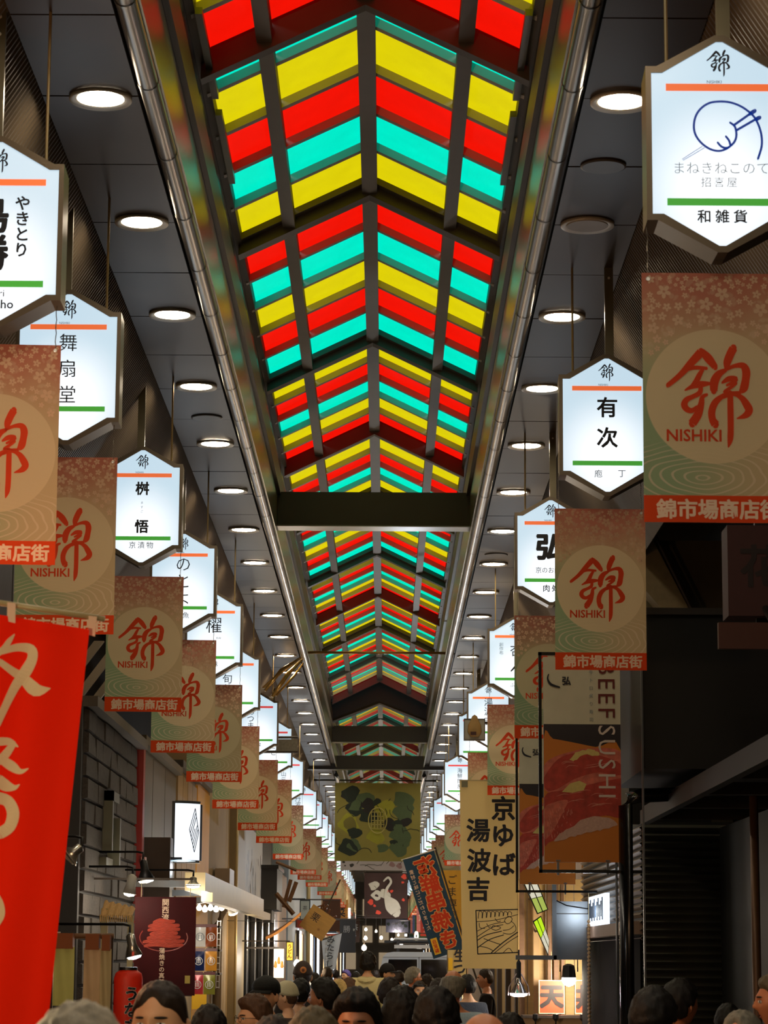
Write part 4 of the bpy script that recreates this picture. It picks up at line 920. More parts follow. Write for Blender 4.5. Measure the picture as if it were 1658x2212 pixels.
# rail bracket with camera box on the left, small hanging box on the right
t = thing('rail_bracket', 'steel rail bracket with riveted end plate before the lit left lanterns', 'bracket', tuple(at(600, 1625, 38.6)))
for y in (1593, 1624): part(t, 'rail', MB().tube([at(504, y, 38.6), at(643, y, 38.6)], .02, 8), steel)
part(t, 'brace', MB().tube([at(562, 1624, 38.6), at(600, 1602, 38.6)], .018, 6), steel)
x0, x1, z0, z1 = rect(596, 1597, 642, 1622, 38.5); part(t, 'end_plate', MB().box(x0, x1, 38.5, 38.54, z0, z1), pm('speckled_plate', (120, 116, 104), .5, .4, .4, 30))
t, w, h = board('hanging_box', 'small square grey box with a yellow brown emblem hanging before the right lanterns', 'sign', 1003, 1554, 1046, 1597, 31, pm('box_grey', (150, 146, 134), .5), .12, steel, .008)
mb = MB().lathe([(.0, 0), (.05, .0), (.085, .06), (.08, .14), (.05, .2), (.03, .25), (.0, .27)], (0, -.02, .03), 18, cap=False); mb.v = [(x, -.0 + (y + .02) * .25 - .012, z) for x, y, z in mb.v]; part(t, 'emblem', mb, pm('onion_brown', (150, 118, 66), .6, 0, .3, 12), local=True, smooth=True)
part(t, 'plaque', MB().box(-.05, .02, -.04, -.03, .05, .09), pm('plaque_red', (60, 24, 20)), local=True); part(t, 'hanger', MB().box(w / 2, 1.12, .05, .07, h - .05, h - .02), steel, local=True)
# tapestries across the street
def tapestry(label, px0, py0, px1, py1, D, seedv, kinds):
    x0, x1, z0, z1 = rect(px0, py0, px1, py1, D); w = x1 - x0; h = z1 - z0; rr = random.Random(seedv)
    t = thing('hanging_tapestry', label, 'tapestry', ((x0 + x1) / 2, D, z0))
    fn = lambda x, z: .03 * math.sin(x * 3) + .015 * math.sin(z * 5)
    mb = MB().grid(lambda u, v: (-w / 2 + w * u, fn(-w / 2 + w * u, h * v), h * v), 16, 16)
    part(t, 'cloth', mb, kinds[0], local=True, smooth=True)
    for m_, n_, smin, smax, nm in kinds[1]:
        g = MB()
        for _ in range(n_):
            cx, cz, s_ = rr.uniform(-w / 2 + smax * .6, w / 2 - smax * .6), rr.uniform(smax * .6, h - smax * .6), rr.uniform(smin, smax); a0 = rr.uniform(0, 6)
            if rr.random() < .6 and nm == 'leaf_print': cx = math.copysign(w / 2 - smax * rr.uniform(.6, 1.1), cx)
            n = 14; k0 = len(g.v); dy = rr.uniform(.003, .008)
            pts = [(cx + s_ * .5 * math.cos(a) * (1 + .25 * math.sin(3 * a + a0)), cz + s_ * .45 * math.sin(a) * (1 + .2 * math.sin(2 * a + a0))) for a in [math.tau * i / n for i in range(n)]]
            g.add([(x, fn(x, z) - dy, z) for x, z in pts], [tuple(range(n))])
        part(t, nm, g, m_, local=True)['kind'] = 'stuff'
    g = MB()
    for _ in range(9):
        x, z = rr.uniform(-w / 2 + .1, w / 2 - .1), rr.uniform(.1, h - .1); pts = []; a = rr.uniform(0, 6)
        for i in range(6): pts.append((max(-w / 2 + .03, min(w / 2 - .03, x)), max(.03, min(h - .03, z)), .008)); x += .09 * math.cos(a); z += .09 * math.sin(a); a += rr.uniform(-.7, .7)
        k0 = len(g.v); g.ribbon(pts); g.v[k0:] = [(p[0], fn(p[0], p[2]) - .009, p[2]) for p in g.v[k0:]]
    part(t, 'twig_print', g, pm('twig_print', (40, 42, 30), .8), local=True)['kind'] = 'stuff'
    for s in (-1, 0, 1): part(t, 'tie', MB().tube([(s * w * .45, 0, h - .01), (s * w * .45, 0, h + .07)], .006, 5), steel, local=True)
    return t, w, h
tp_m = pm('olive_gold_cloth', (128, 122, 62), .85, 0, .35, 1.2, trans=.3)
gdark, gmid, ybl, blk = pm('dark_leaf_print', (30, 42, 34), .8), pm('green_leaf_print', (74, 92, 62), .8), pm('yellow_green_print', (146, 146, 44), .8), pm('charcoal_print', (34, 32, 32), .8)
t, w, h = tapestry('large olive gold tapestry with dark leaves hanging across the street', 722, 1692, 908, 1860, 61.6, 5, (tp_m, [(ybl, 3, .3, .5, 'flower_print'), (gmid, 9, .25, .5, 'leaf_print'), (gdark, 9, .2, .45, 'leaf_print'), (blk, 5, .2, .35, 'leaf_print')]))
mb = MB()
mb.ribbon([(.22 * math.cos(a), h * .52 + .32 * math.sin(a) * .95, .012) for a in [math.tau * i / 24 for i in range(25)]], -.045)
for k in range(-2, 3): mb.ribbon([(k * .075, h * .52 - .2, .009), (k * .075, h * .52 + .2, .009)], -.045)
for k in range(-2, 3): mb.ribbon([(-.16, h * .52 + k * .1, .009), (.16, h * .52 + k * .1, .009)], -.045)
part(t, 'seal_print', mb, pm('pale_seal', (168, 160, 90), .8), 'pale round seal', local=True)
t, w, h = tapestry('pale lilac and grey tapestry strip just under the large olive one', 735, 1850, 908, 1880, 72, 8, (pm('lilac_cloth', (150, 146, 150), .85, 0, .2, 1.5, trans=.3), [(blk, 4, .05, .12, 'leaf_print'), (pm('mauve_print', (120, 96, 100), .8), 4, .08, .2, 'leaf_print')]))
t, w, h = tapestry('dark maroon tapestry with white curl and red flowers, smaller and farther', 786, 1886, 880, 1984, 112, 11, (pm('maroon_cloth', (58, 40, 40), .85, 0, .4, 1.2, trans=.3), [(pm('white_print', (170, 168, 162), .8), 3, .3, .5, 'curl_print'), (pm('red_flower_print', (190, 60, 44), .8), 8, .12, .25, 'flower_print')]))
mb = MB(); mb.ribbon([(-.1, h * .82, .03), (.1, h * .9, .05), (.22, h * .8, .05), (.05, h * .66, .06), (0, h * .5, .08), (.25, h * .3, .3), (.45, h * .15, .25)], -.05); part(t, 'swan_neck_print', mb, pm('white_print', (170, 168, 162)), 'pale curling shape', local=True)
t, w, h = tapestry('faint blue grey tapestry far away above the van', 833, 1986, 882, 2014, 140, 13, (pm('blue_grey_cloth', (92, 92, 110), .85, trans=.3), [(gdark, 5, .1, .2, 'leaf_print')]))
for o in bpy.data.objects:
    if o.name.startswith('hanging_tapestry') and o.location.y > 65:
        q_ = o.location; rod(Vector((-1.8, q_.y, q_.z + o.children[0].dimensions.z + .07)) if False else Vector((-2.28, q_.y, q_.z + max((c_.bound_box[6][2] for c_ in o.children)) - .01)), Vector((2.08, q_.y, q_.z + max((c_.bound_box[6][2] for c_ in o.children)) - .01)), .018, f'thin dark rod carrying the {o["label"].split(" tapestry")[0]} tapestry', steel)
# ------------------------------------------------------------ right side
# near dark building, upper black box and eave
t = thing('black_sign_building', 'tall plain black box building front on the right behind the banners', 'building', (2.6, 17, 0))
x0, x1, z0, z1 = rect(1396, 1330, 1566, 2212, 17.0)
part(t, 'wall', MB().box(x0, 3.6, 17.0, 19.0, 3.04, z1), pm('near_black_sheet', (22, 23, 22), .5, .2, .15)); part(t, 'cap_trim', MB().box(x0 - .03, x1 + .1, 16.95, 19.0, z1, z1 + .045), pm('dark_trim', (52, 46, 42), .5, .3))
part(t, 'corner_strip', MB().box(x0 - .012, x0, 16.99, 17.02, .2, z1), galv)
t = thing('long_eave', 'dark gutter eave slanting across the dark building on the right', 'eave', (2.0, 16, 2.9))
part(t, 'fascia_board', MB().box(1.98, 2.04, 11.5, 19.98, 2.82, 2.93), pm('eave_brown', (26, 22, 18), .5, .2)); part(t, 'roof_sheet', MB().add([(2.0, 11.5, 2.93), (2.0, 20, 2.93), (3.4, 20, 2.97), (3.4, 11.5, 2.97), (2.0, 11.5, 2.96), (2.0, 20, 2.96), (3.4, 20, 3.0), (3.4, 11.5, 3.0)], [(0, 3, 2, 1), (4, 5, 6, 7), (0, 1, 5, 4), (1, 2, 6, 5), (2, 3, 7, 6), (3, 0, 4, 7)]), pm('eave_brown', (26, 22, 18)))
for k in range(6): part(t, 'rafter', MB().box(2.03, 2.9, 12 + k * 1.5, 12.08 + k * 1.5, 2.84, 2.92), wood_d)
# ribbed block with corner
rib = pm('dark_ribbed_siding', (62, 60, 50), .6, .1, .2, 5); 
t = thing('ribbed_building', 'dark building clad in horizontal ribs, its corner right of the black downpipe', 'building', (2.6, 22, 0))
part(t, 'core', MB().box(2.02, 3.8, 20.12, 26.3, 0, 2.85), pm('rib_backing', (34, 32, 28), .7))
for k in range(40):
    z = .4 + k * .061
    m_ = MB().prism([(2.0, z), (3.7, z), (3.7, z + .045), (2.0, z + .045)], 20.085, 20.12); m_.add([(2.0, 20.075, z + .022), (3.7, 20.075, z + .022)], [])
    mm_ = MB().add([(2.0, 20.12, z), (3.7, 20.12, z), (3.7, 20.085, z + .025), (2.0, 20.085, z + .025), (3.7, 20.12, z + .05), (2.0, 20.12, z + .05)], [(0, 1, 2, 3), (3, 2, 4, 5)])
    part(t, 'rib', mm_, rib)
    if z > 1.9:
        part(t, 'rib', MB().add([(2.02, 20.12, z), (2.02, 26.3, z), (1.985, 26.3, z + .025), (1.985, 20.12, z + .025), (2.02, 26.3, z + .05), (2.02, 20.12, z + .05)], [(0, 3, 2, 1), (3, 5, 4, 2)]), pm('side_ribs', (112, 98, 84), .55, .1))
part(t, 'sill_board', MB().box(1.9, 2.04, 20.2, 26.2, 1.98, 2.08), pm('pinkish_board', (140, 116, 100), .6)); part(t, 'doorway', MB().box(1.99, 2.03, 20.2, 26.2, 0, 1.97), pm('door_void', (12, 11, 10), .9, 0, .1, spec=.05))
t = thing('side_wall_stretch', 'almost black shop wall at the far right edge with a brown post', 'building', (2.15, 12, 0))
part(t, 'wall', MB().box(2.6, 3.6, 6, 20, 0, 2.8), pm('near_black_sheet', (22, 23, 22))); q_ = at(1632, 2000, 16); part(t, 'post', MB().tube([(q_.x, 16, 0), (q_.x, 16, 2.8)], .028, 10), pm('brown_post', (104, 76, 54), .4, .3), smooth=True)
t = thing('downpipe', 'thick black downpipe with a bent top standing before the ribbed building', 'pipe', (at(1350, 2000, 18).x, 18, 0))
q_ = at(1350, 1722, 18); part(t, 'pipe', MB().tube([(q_.x, 18, 0), (q_.x, 18, q_.z - .06), (q_.x + .03, 18, q_.z - .01), (q_.x + .1, 18, q_.z + .01), (q_.x + .5, 18, q_.z + .03)], .05, 14), blackg, smooth=True)
part(t, 'side_pipe', MB().tube([(q_.x - .065, 18.03, 0), (q_.x - .065, 18.03, 4.0)], .008, 8), galv, smooth=True)
t, w, h = board('dark_red_sign', 'very dark maroon projecting sign with faint flower character at the right edge', 'sign', 1573, 1135, 1700, 1330, 14.5, pm('dark_maroon', (58, 22, 20), .6, 0, .2), .25)
letter(t, '花', .26, (.02, -.004, h * .55), pm('maroon_ink', (26, 12, 12), .6), .02); part(t, 'arm', MB().box(0, .9, .1, .14, h, h + .04).box(0, .9, .1, .14, -.04, 0), black, local=True)
t, w, h = board('dark_brown_plate', 'dark brown slanted plate below the maroon sign at the right edge', 'sign', 1552, 1345, 1700, 1401, 14.2, pm('dark_brown_plate', (70, 36, 24), .5), .05)
part(t, 'arm', MB().tube([(w * .3, .02, h), (w * .3, .3, h + .12)], .02, 8), black, local=True)
part(t, 'wall_arm', MB().tube([(w * .3, .2, h + .06), (1.2, .2, h + .06)], .02, 8), black, local=True)
t = thing('conduit_bundle', 'pale bent conduits and vents between the sushi sign and the black building', 'pipe', tuple(at(1365, 1560, 20)))
part(t, 'conduit', MB().tube([at(1340, 1532, 20), at(1372, 1515, 20), at(1392, 1490, 20), at(1398, 1440, 20)], .028, 10), pm('pale_conduit', (150, 134, 104), .5), smooth=True)
for k in range(3): part(t, 'vent_bar', MB().box(at(1346 + k * 14, 0, 20.4).x, at(1352 + k * 14, 0, 20.4).x, 20.4, 20.45, at(0, 1515, 20.4).z, at(0, 1450, 20.4).z), galv)
part(t, 'backing', MB().box(at(1340, 0, 20.5).x, 2.6, 20.5, 20.55, 2.85, at(0, 1440, 20.5).z), black)
# sloping stair underside seen behind the second right banner
t = thing('sloping_beam', 'pale mottled beam sloping down behind the banner above the black building', 'beam', tuple(at(1440, 1320, 20)))
a, b_ = at(1390, 1130, 21), at(1490, 1320, 21)
part(t, 'beam', MB().add([tuple(a + Vector((-.0, 0, 0))), tuple(b_), tuple(b_ + Vector((-.22, 0, 0))), tuple(a + Vector((-.05, 0, -.5))), tuple(a + Vector((0, .3, 0))), tuple(b_ + Vector((0, .3, 0))), tuple(b_ + Vector((-.22, .3, 0))), tuple(a + Vector((-.05, .3, -.5)))],
     [(0, 1, 2, 3), (7, 6, 5, 4), (0, 4, 5, 1), (2, 6, 7, 3)]), pm('mottled_beam', (134, 118, 86), .7, 0, .3, 14))
part(t, 'edge_strip', MB().tube([a + Vector((.03, -.01, .02)), b_ + Vector((.02, -.01, 0))], .016, 6), wood_d)
part(t, 'upper_wall', MB().box(a.x, 3.0, 21.4, 21.5, 3.9, 5.3), pm('olive_wall', (92, 82, 60), .7))
# facades farther right
t = shop('lit_stall_building', 'warm timber stall building with red menu boards on the right', 2.12, 27.5, 36, 4.6, pm('stall_timber', (168, 134, 84), .6, 0, .25, 3), .6, None, sgn=1)
for k in range(9): part(t, 'plank', MB().box(2.10, 2.12, 27.6 + k * .93, 28.45 + k * .93, .2, 3.4), pm('stall_timber', (168, 134, 84)))
t = shop('yellow_shop', 'yellowish shop front beyond the cream shop flag', 2.1, 36.2, 56, 4.6, pm('ochre_front', (150, 112, 50), .7), .6, None, sgn=1)
for k in range(6): part(t, 'pilaster', MB().box(2.02, 2.1, 37 + k * 3.2, 37.3 + k * 3.2, 0, 3.2), wood_d)
t = shop('far_right_terrace', 'far shop terrace on the right down to the vanishing point', 2.1, 56.2, 150, 4.6, pm('far_front_wood', (120, 96, 66)), .6, None, sgn=1)
t = shop('upper_storey', 'plain dark wall above the ribbed building', 2.35, 21.8, 27.4, 5.2, pm('dark_olive_render', (66, 58, 46), .8), .6, None, sgn=1, z0=2.87)
# stall contents around the menu boards
t = thing('stall_partition', 'warm lit wooden partition with posts behind the menu boards', 'partition', tuple(at(1200, 2212, 27.2)))
x0, x1, z0, z1 = rect(1120, 1900, 1300, 2400, 27.4)
for k in range(9): xx = x0 + k * (x1 - x0) / 9; part(t, 'plank', MB().box(xx, xx + (x1 - x0) / 9 - .008, 27.4, 27.43, 0, z1), pm('stall_plank', (196, 160, 100), .6, 0, .2, 5, stretch=(1, 1, 5)))
for px, w_ in ((1122, .05), (1152, .06), (1183, .04), (1196, .05), (1212, .03)):
    q_ = at(px, 2100, 27.2); part(t, 'post', MB().box(q_.x, q_.x + w_, 27.2, 27.26, 0, z1), wood if px != 1152 else pm('tan_post', (176, 140, 92)))
for nm, px0, px1, ch in (('left', 1165, 1217, '天'), ('right, half hidden', 1243, 1292, '丼')):
    t, w, h = board('menu_board', f'{nm} red menu board with one fat black brush character in the lit stall', 'sign', px0, 2119, px1, 2188, 26.9, pm('menu_orange_red', (226, 66, 28), .6), .02, pm('menu_cream', (240, 214, 150)), .008, group='red menu boards')
    letter(t, ch, .25, (0, -.004, h * .5), pm('brush_black', (30, 18, 14), .6), .05)
    part(t, 'string', MB().tube([(0, 0, h), (0, .02, h + .3)], .004, 5), cream_p, local=True)
t = thing('stall_counter', 'brown counter shelf below the menu boards in the lit stall', 'counter', (1.6, 26.6, 0))
x0, x1, z0, z1 = rect(1128, 2180, 1290, 2300, 26.6); part(t, 'top', MB().box(x0, x1, 26.6, 26.9, at(0, 2192, 26.6).z, at(0, 2186, 26.6).z), wood_d); part(t, 'front', MB().box(x0, x1, 26.65, 26.7, 0, at(0, 2192, 26.6).z), pm('counter_front', (190, 150, 96), .6))
for k, px in enumerate((1156, 1200, 1258)):
    q_ = at(px, 2200, 26.4); t = thing('small_spot', f"{['left', 'middle', 'right'][k]} small black spot lamp under the menu board shelf", 'lamp', tuple(q_)); part(t, 'head', MB().lathe([(.01, .05), (.03, .04), (.035, 0), (.01, -.03)], tuple(q_), 12), black); part(t, 'stem', MB().tube([q_ - Vector((0, 0, .03)), q_ - Vector((0, -.05, .2))], .008, 6), black)
lampl('stall_light', at(1228, 2112, 26.5), 60, NEU, .08)
q_ = at(1228, 2112, 26.4); t = thing('stall_floodlamp', 'dazzling white stall flood lamp between the two red menu boards', 'lamp', tuple(q_))
part(t, 'head', MB().lathe([(.02, .14), (.06, .12), (.075, .0)], tuple(q_), 16), black); part(t, 'bulb', MB().lathe([(.07, .0), (.075, -.03), (.05, -.07), (.005, -.09)], tuple(q_), 16), em('flood_glow', (255, 246, 220), 60.), smooth=True); part(t, 'arm', MB().tube([q_ + Vector((0, 0, .2)), q_ + Vector((0, 1.0, .2))], .01, 6), black); part(t, 'yoke', MB().tube([q_ + Vector((-.09, 0, .06)), q_ + Vector((-.09, 0, .2)), q_ + Vector((.09, 0, .2)), q_ + Vector((.09, 0, .06))], .008, 6), black)
# heat lamp
q_ = at(1120, 2150, 24.22); t = thing('heat_lamp', 'glass reflector heat lamp glowing pinkish white, hanging in front of the lit stall', 'lamp', tuple(q_))
part(t, 'reflector', MB().lathe([(.022, .16), (.026, .12), (.045, .09), (.075, .03), (.083, .02)], tuple(q_), 22, cap=False), pm('mirrored_glass', (210, 200, 196), .12, .9), smooth=True); part(t, 'lens', MB().lathe([(.083, .02), (.08, 0), (.05, -.012), (.004, -.015)], tuple(q_), 22), em('heat_glow', (255, 222, 222), 9.), smooth=True)
part(t, 'socket', MB().lathe([(.022, .16), (.022, .3), (.01, .32)], tuple(q_), 12), black); part(t, 'wire_guard', MB().tube([q_ + Vector((-.02, 0, .2)), q_ + Vector((-.09, 0, .08)), q_ + Vector((-.1, 0, .0))], .006, 6).tube([q_ + Vector((.02, 0, .2)), q_ + Vector((.09, 0, .08)), q_ + Vector((.1, 0, .0))], .006, 6), pm('wire', (220, 200, 200), .3, .6)); part(t, 'cord', MB().tube([q_ + Vector((0, 0, .32)), q_ + Vector((0, .0, .42))], .008, 6), black)
lampl('heat_lamp_light', q_ - Vector((0, .05, .08)), 14, (1, .82, .78))
t = thing('steel_rail', 'slotted steel rail holding the heat lamp and grey duct', 'rail', tuple(at(1160, 2072, 24.2)))
x0, x1, z0, z1 = rect(1113, 2064, 1202, 2073, 24.2); part(t, 'rail', MB().box(x0, x1, 24.2, 24.24, z0, z1).box(x1 - .03, x1 + .03, 24.2, 24.41, z0, z1), galv); part(t, 'hanger', MB().box(x1 - .04, x1, 24.2, 24.24, z1, z1 + 1.3), galv)
t, w, h = board('grey_duct', 'grey galvanised metal duct box left of the ribbed building', 'duct', 1200, 1975, 1270, 2073, 24.4, galv, .5)
part(t, 'upper_section', MB().box(-w / 2 + .005, w / 2 - .005, .01, .5, h + .008, h + .12), galv, local=True); part(t, 'seam', MB().box(-w / 2 - .006, w / 2 + .006, -.006, .5, h, h + .008), steel, local=True)
part(t, 'cable', MB().tube([(-w / 2, -.01, h + .13), (-.05, -.012, h + .08), (w / 2, -.012, h + .05)], .006, 6), black, local=True)
t = thing('bead_chain', 'vertical brown beaded rope hanging at the corner of the dark doorway', 'rope', tuple(at(1270, 2300, 24.0)))
mb = MB(); q_ = at(1271, 1990, 24.0); z = .2
while z < q_.z: mb.lathe([(.004, 0), (.016, .012), (.016, .026), (.004, .038)], (q_.x, 24, z), 8); z += .036
part(t, 'beads', mb, pm('brown_beads', (138, 108, 72), .5))['kind'] = 'stuff'
part(t, 'cord', MB().tube([(q_.x, 24, .2), (q_.x, 24, 2.4)], .003, 5), cream_p)
# lit square sign on the side ribs
t = thing('lit_wall_sign', 'glowing white sign with vertical strokes fixed to the ribbed side wall', 'sign', (1.95, 24, 1.9))
a, b_ = atX(1306, 1922, 1.93), atX(1270, 1958, 1.93)
part(t, 'light_panel', MB().add([(1.93, a.y, 2.09), (1.93, b_.y, 2.09), (1.93, b_.y, 2.36), (1.93, a.y, 2.36), (1.97, a.y, 2.09), (1.97, b_.y, 2.09), (1.97, b_.y, 2.36), (1.97, a.y, 2.36)], [(0, 1, 2, 3), (7, 6, 5, 4), (0, 4, 5, 1), (3, 2, 6, 7), (0, 3, 7, 4), (1, 5, 6, 2)]), em('wall_sign_glow', (215, 232, 250), 1.7))
mb = MB()
n = 11
for k in range(n):
    y = a.y + (b_.y - a.y) * (.12 + .85 * k / n); mb.box(1.922, 1.929, y, y + (b_.y - a.y) * .03, 2.13 + .03 * (k % 2), 2.33 - .03 * (k % 3))
part(t, 'lettering', mb, pm('sign_grey_ink', (60, 70, 84)))['kind'] = 'stuff'
lampl('wall_sign_light', (1.85, (a.y + b_.y) / 2, 2.2), 4, COOL)
# tilted lit panels with green glow
for k, (c0, c1, c2, c3, gl) in enumerate((((1130, 1908), (1160, 1905), (1184, 1965), (1160, 1975), 0), ((1150, 1990), (1168, 1978), (1186, 2030), (1184, 2066), 1))):
    t = thing('tilted_light_panel', ('upper' if not k else 'lower') + ' slanted black framed panel of pale and green lit strips left of the grey duct', 'sign', tuple(at(*c3, 26.2)))
    P = [at(*c, 26.2) for c in (c0, c1, c2, c3)]
    mb = MB().add([tuple(v) for v in P] + [tuple(v + Vector((0, .05, 0))) for v in P], [(0, 1, 2, 3), (7, 6, 5, 4), (0, 4, 5, 1), (1, 5, 6, 2), (2, 6, 7, 3), (3, 7, 4, 0)]); part(t, 'frame', mb, black); q_ = (P[0] + P[2]) / 2; part(t, 'stay', MB().tube([q_ + Vector((0, .05, 0)), Vector((q_.x, 27.42, q_.z))], .012, 6), steel)
    for j in range(2):
        u0, u1 = .08 + j * .46, .46 + j * .46
        f = lambda u, v: (P[0] + (P[1] - P[0]) * u) * (1 - v) + (P[3] + (P[2] - P[3]) * u) * v - Vector((0, .004, 0))
        part(t, 'strip', MB().add([tuple(f(u0, .04)), tuple(f(u1, .04)), tuple(f(u1, .5)), tuple(f(u0, .5))], [(0, 1, 2, 3)]), em('pale_strip', (220, 220, 200), .7) if not k else em('green_strip', (176, 220, 30), 1.0))
        part(t, 'strip', MB().add([tuple(f(u0, .52)), tuple(f(u1, .52)), tuple(f(u1, .97)), tuple(f(u0, .97))], [(0, 1, 2, 3)]), em('pale_strip', (220, 220, 200), .7) if k else em('green_tip', (170, 190, 90), .7))
# sushi signs
meat = pm('raw_beef_print', (172, 58, 46), .5, 0, .75, 16, 0, 10); meat2 = pm('beef_light_print', (200, 104, 86), .5, 0, .6, 22); ricem = pm('rice_print', (196, 160, 146), .6, 0, .25, 60); boardm = pm('orange_board_print', (196, 116, 36), .5, 0, .15, 3); navy = pm('navy_print', (36, 30, 36), .5); garl = pm('garlic_print', (206, 184, 110), .6, 0, .2, 40); sgn_w = pm('sign_ivory', (196, 190, 166), .5)
def sushi_sign(label, px0, py0, px1, py1, D):
    t, w, h = board('sushi_sign', label, 'sign', px0, py0, px1, py1, D, sgn_w, .04, None)
    X = lambda px: (px / 163 - .5) * w                       # picture coordinates measured on the larger sign
    Zf = lambda py: (442 - py) / 442 * h
    def shp(pts, y, m_, nm, lab=None):
        if 'picture' in nm and len(pts) > 6:
            n = len(pts); Q = []
            for i in range(n):
                p0, p1, p2, p3 = pts[i - 1], pts[i], pts[(i + 1) % n], pts[(i + 2) % n]
                edge = (p1[0] in (0, 163) and p2[0] in (0, 163))
                for k in range(4):
                    u = k / 4
                    q = [p1[j] + (p2[j] - p1[j]) * u for j in (0, 1)] if edge else [.5 * (2 * p1[j] + (p2[j] - p0[j]) * u + (2 * p0[j] - 5 * p1[j] + 4 * p2[j] - p3[j]) * u * u + (3 * p1[j] - p0[j] - 3 * p2[j] + p3[j]) * u ** 3) for j in (0, 1)]
                    if k and nm in ('rice_picture', 'garlic_picture'): q = [v + R.uniform(-2.2, 2.2) for v in q]
                    Q.append((max(0, min(163, q[0])), max(0, min(442, q[1]))))
            pts = Q
        part(t, nm, MB().add([(X(a), y, Zf(b)) for a, b in pts], [tuple(range(len(pts)))]), m_, lab, local=True)
    shp([(0, 442), (163, 442), (163, 146), (0, 146)], -.001, navy, 'upper_picture')
    shp([(0, 442), (163, 442), (163, 202), (110, 195), (60, 185), (20, 178), (0, 178)], -.0015, boardm, 'wood_board_picture', 'picture of an orange wooden board')
    shp([(0, 238), (20, 218), (60, 205), (100, 198), (163, 205), (163, 270), (100, 278), (60, 292), (30, 300), (8, 292), (0, 280)], -.002, meat2, 'upper_meat_picture')
    shp([(0, 262), (30, 222), (70, 208), (120, 214), (163, 232), (163, 262), (120, 250), (70, 262), (30, 285), (10, 290), (0, 280)], -.0023, meat, 'upper_meat_picture')
    shp([(55, 222), (75, 205), (100, 200), (118, 208), (115, 214), (85, 212), (65, 224)], -.003, garl, 'garlic_picture')
    shp([(0, 305), (40, 288), (90, 270), (163, 262), (163, 300), (163, 345), (130, 342), (100, 350), (60, 375), (30, 392), (10, 400), (0, 402)], -.0026, meat, 'lower_meat_picture')
    shp([(0, 330), (20, 315), (50, 310), (40, 335), (25, 365), (12, 385), (0, 390)], -.003, meat2, 'lower_meat_picture')
    shp([(60, 278), (100, 262), (163, 255), (163, 262), (120, 270), (80, 280)], -.0032, meat2, 'lower_meat_picture')
    shp([(38, 292), (55, 274), (75, 268), (90, 275), (84, 288), (60, 294)], -.0036, garl, 'garlic_picture')
    shp([(20, 398), (40, 378), (70, 358), (100, 345), (130, 346), (155, 362), (130, 370), (105, 376), (70, 384), (48, 392)], -.0034, ricem, 'rice_picture')
    hl = MB()
    for _ in range(46):
        x_, y_ = R.uniform(6, 60), R.uniform(320, 385)
        if y_ < 400 - x_ * .6: hl.ribbon([(X(x_), Zf(y_), .0008), (X(x_ + R.uniform(-2, 3)), Zf(y_ + R.uniform(3, 9)), .0016)], -.0042)
    for _ in range(20):
        x_ = R.uniform(20, 150); y_ = R.choice([R.uniform(225, 250), R.uniform(292, 330)]); hl.ribbon([(X(x_), Zf(y_), .0006), (X(x_ + R.uniform(8, 18)), Zf(y_ - R.uniform(2, 6)), .0014), (X(min(162, x_ + 26)), Zf(y_ - 4), .0006)], -.0042)
    part(t, 'marbling_picture', hl, pm('fat_print', (222, 150, 130), .5), local=True)['kind'] = 'stuff'
    letter(t, 'BEEF', .172, (w * .32, -.005, Zf(72)), pm('maroon_print', (96, 24, 18)), .0, rot=-math.pi / 2, gap=1.22)
    letter(t, 'SUSHI', .172, (w * .32, -.005, Zf(226)), pm('pale_print', (206, 190, 180)), .0, rot=-math.pi / 2, gap=1.22)
    letter(t, '和牛トロ炙り寿司', .032, (w * .12, -.005, Zf(76)), ink2, 0, vertical=True, gap=1.75)
    letter(t, '弘', .065, (-w * .2, -.005, Zf(52)), ink, .03)
    mb = MB(); mb.ribbon([(X(11), Zf(38), .004), (X(9), Zf(48), .006), (X(16), Zf(60), .009), (X(34), Zf(66), .006)], -.005); part(t, 'brush_arc', mb, ink, local=True)
    # tube frame with pins
    fr = .022
    mb = MB().box(-w / 2 - .035, -w / 2 - .035 + fr, .0, .03, -.075, h + .035).box(-w / 2 - .035, w / 2 + .2, .0, .03, h + .012, h + .035).box(-w / 2 - .035, w / 2 + .2, .0, .03, -.075, -.053)
    part(t, 'frame', mb, blackg, local=True)
    for sx in (-.32, .32): part(t, 'pin', MB().box(sx * w - .008, sx * w + .008, .005, .025, -.09, .02).box(sx * w - .015, sx * w + .015, -.008, -.002, .005, .015), galv, local=True)
    return t
sushi_sign('large beef sushi sign hanging under the second right banner', 1175, 1420, 1338, 1862, 18.0)
sushi_sign('second smaller beef sushi sign behind and left of the large one', 1122, 1588, 1240, 1910, 23.6)
# shop flags on the right
fcream = pm('unbleached_flag', (224, 200, 140), .8, 0, .06, 2, .1, 30, trans=.35, spec=.1)
x0, x1, z0, z1 = rect(992, 1688, 1116, 2092, 28.6); w = x1 - x0; h = z1 - z0
t = thing('shop_flag', 'tall cream shop flag with bold black yuba lettering and a framed line drawing', 'flag', ((x0 + x1) / 2, 28.6, z0))
part(t, 'cloth', MB().grid(lambda u, v: (-w / 2 + w * u + .03 * (1 - v), .015 * math.sin(u * 5 + v * 3), h * v), 10, 24), fcream, local=True, smooth=True)
px2 = lambda px, py: ((px - 1054) / 121 * w * .98, (2092 - py) / 404 * h)
for ch, px, py, sz in (('京', 1086, 1747, .28), ('ゆ', 1086, 1806, .27), ('ば', 1088, 1868, .27), ('湯', 1032, 1795, .27), ('波', 1034, 1860, .27), ('吉', 1032, 1922, .27)):
    x, z = px2(px, py); letter(t, ch, sz, (x, -.018, z), ink, .028)
mb = MB()
def dl(*pts, wd=.0035): mb.ribbon([(*px2(*p), wd) for p in pts], -.02)
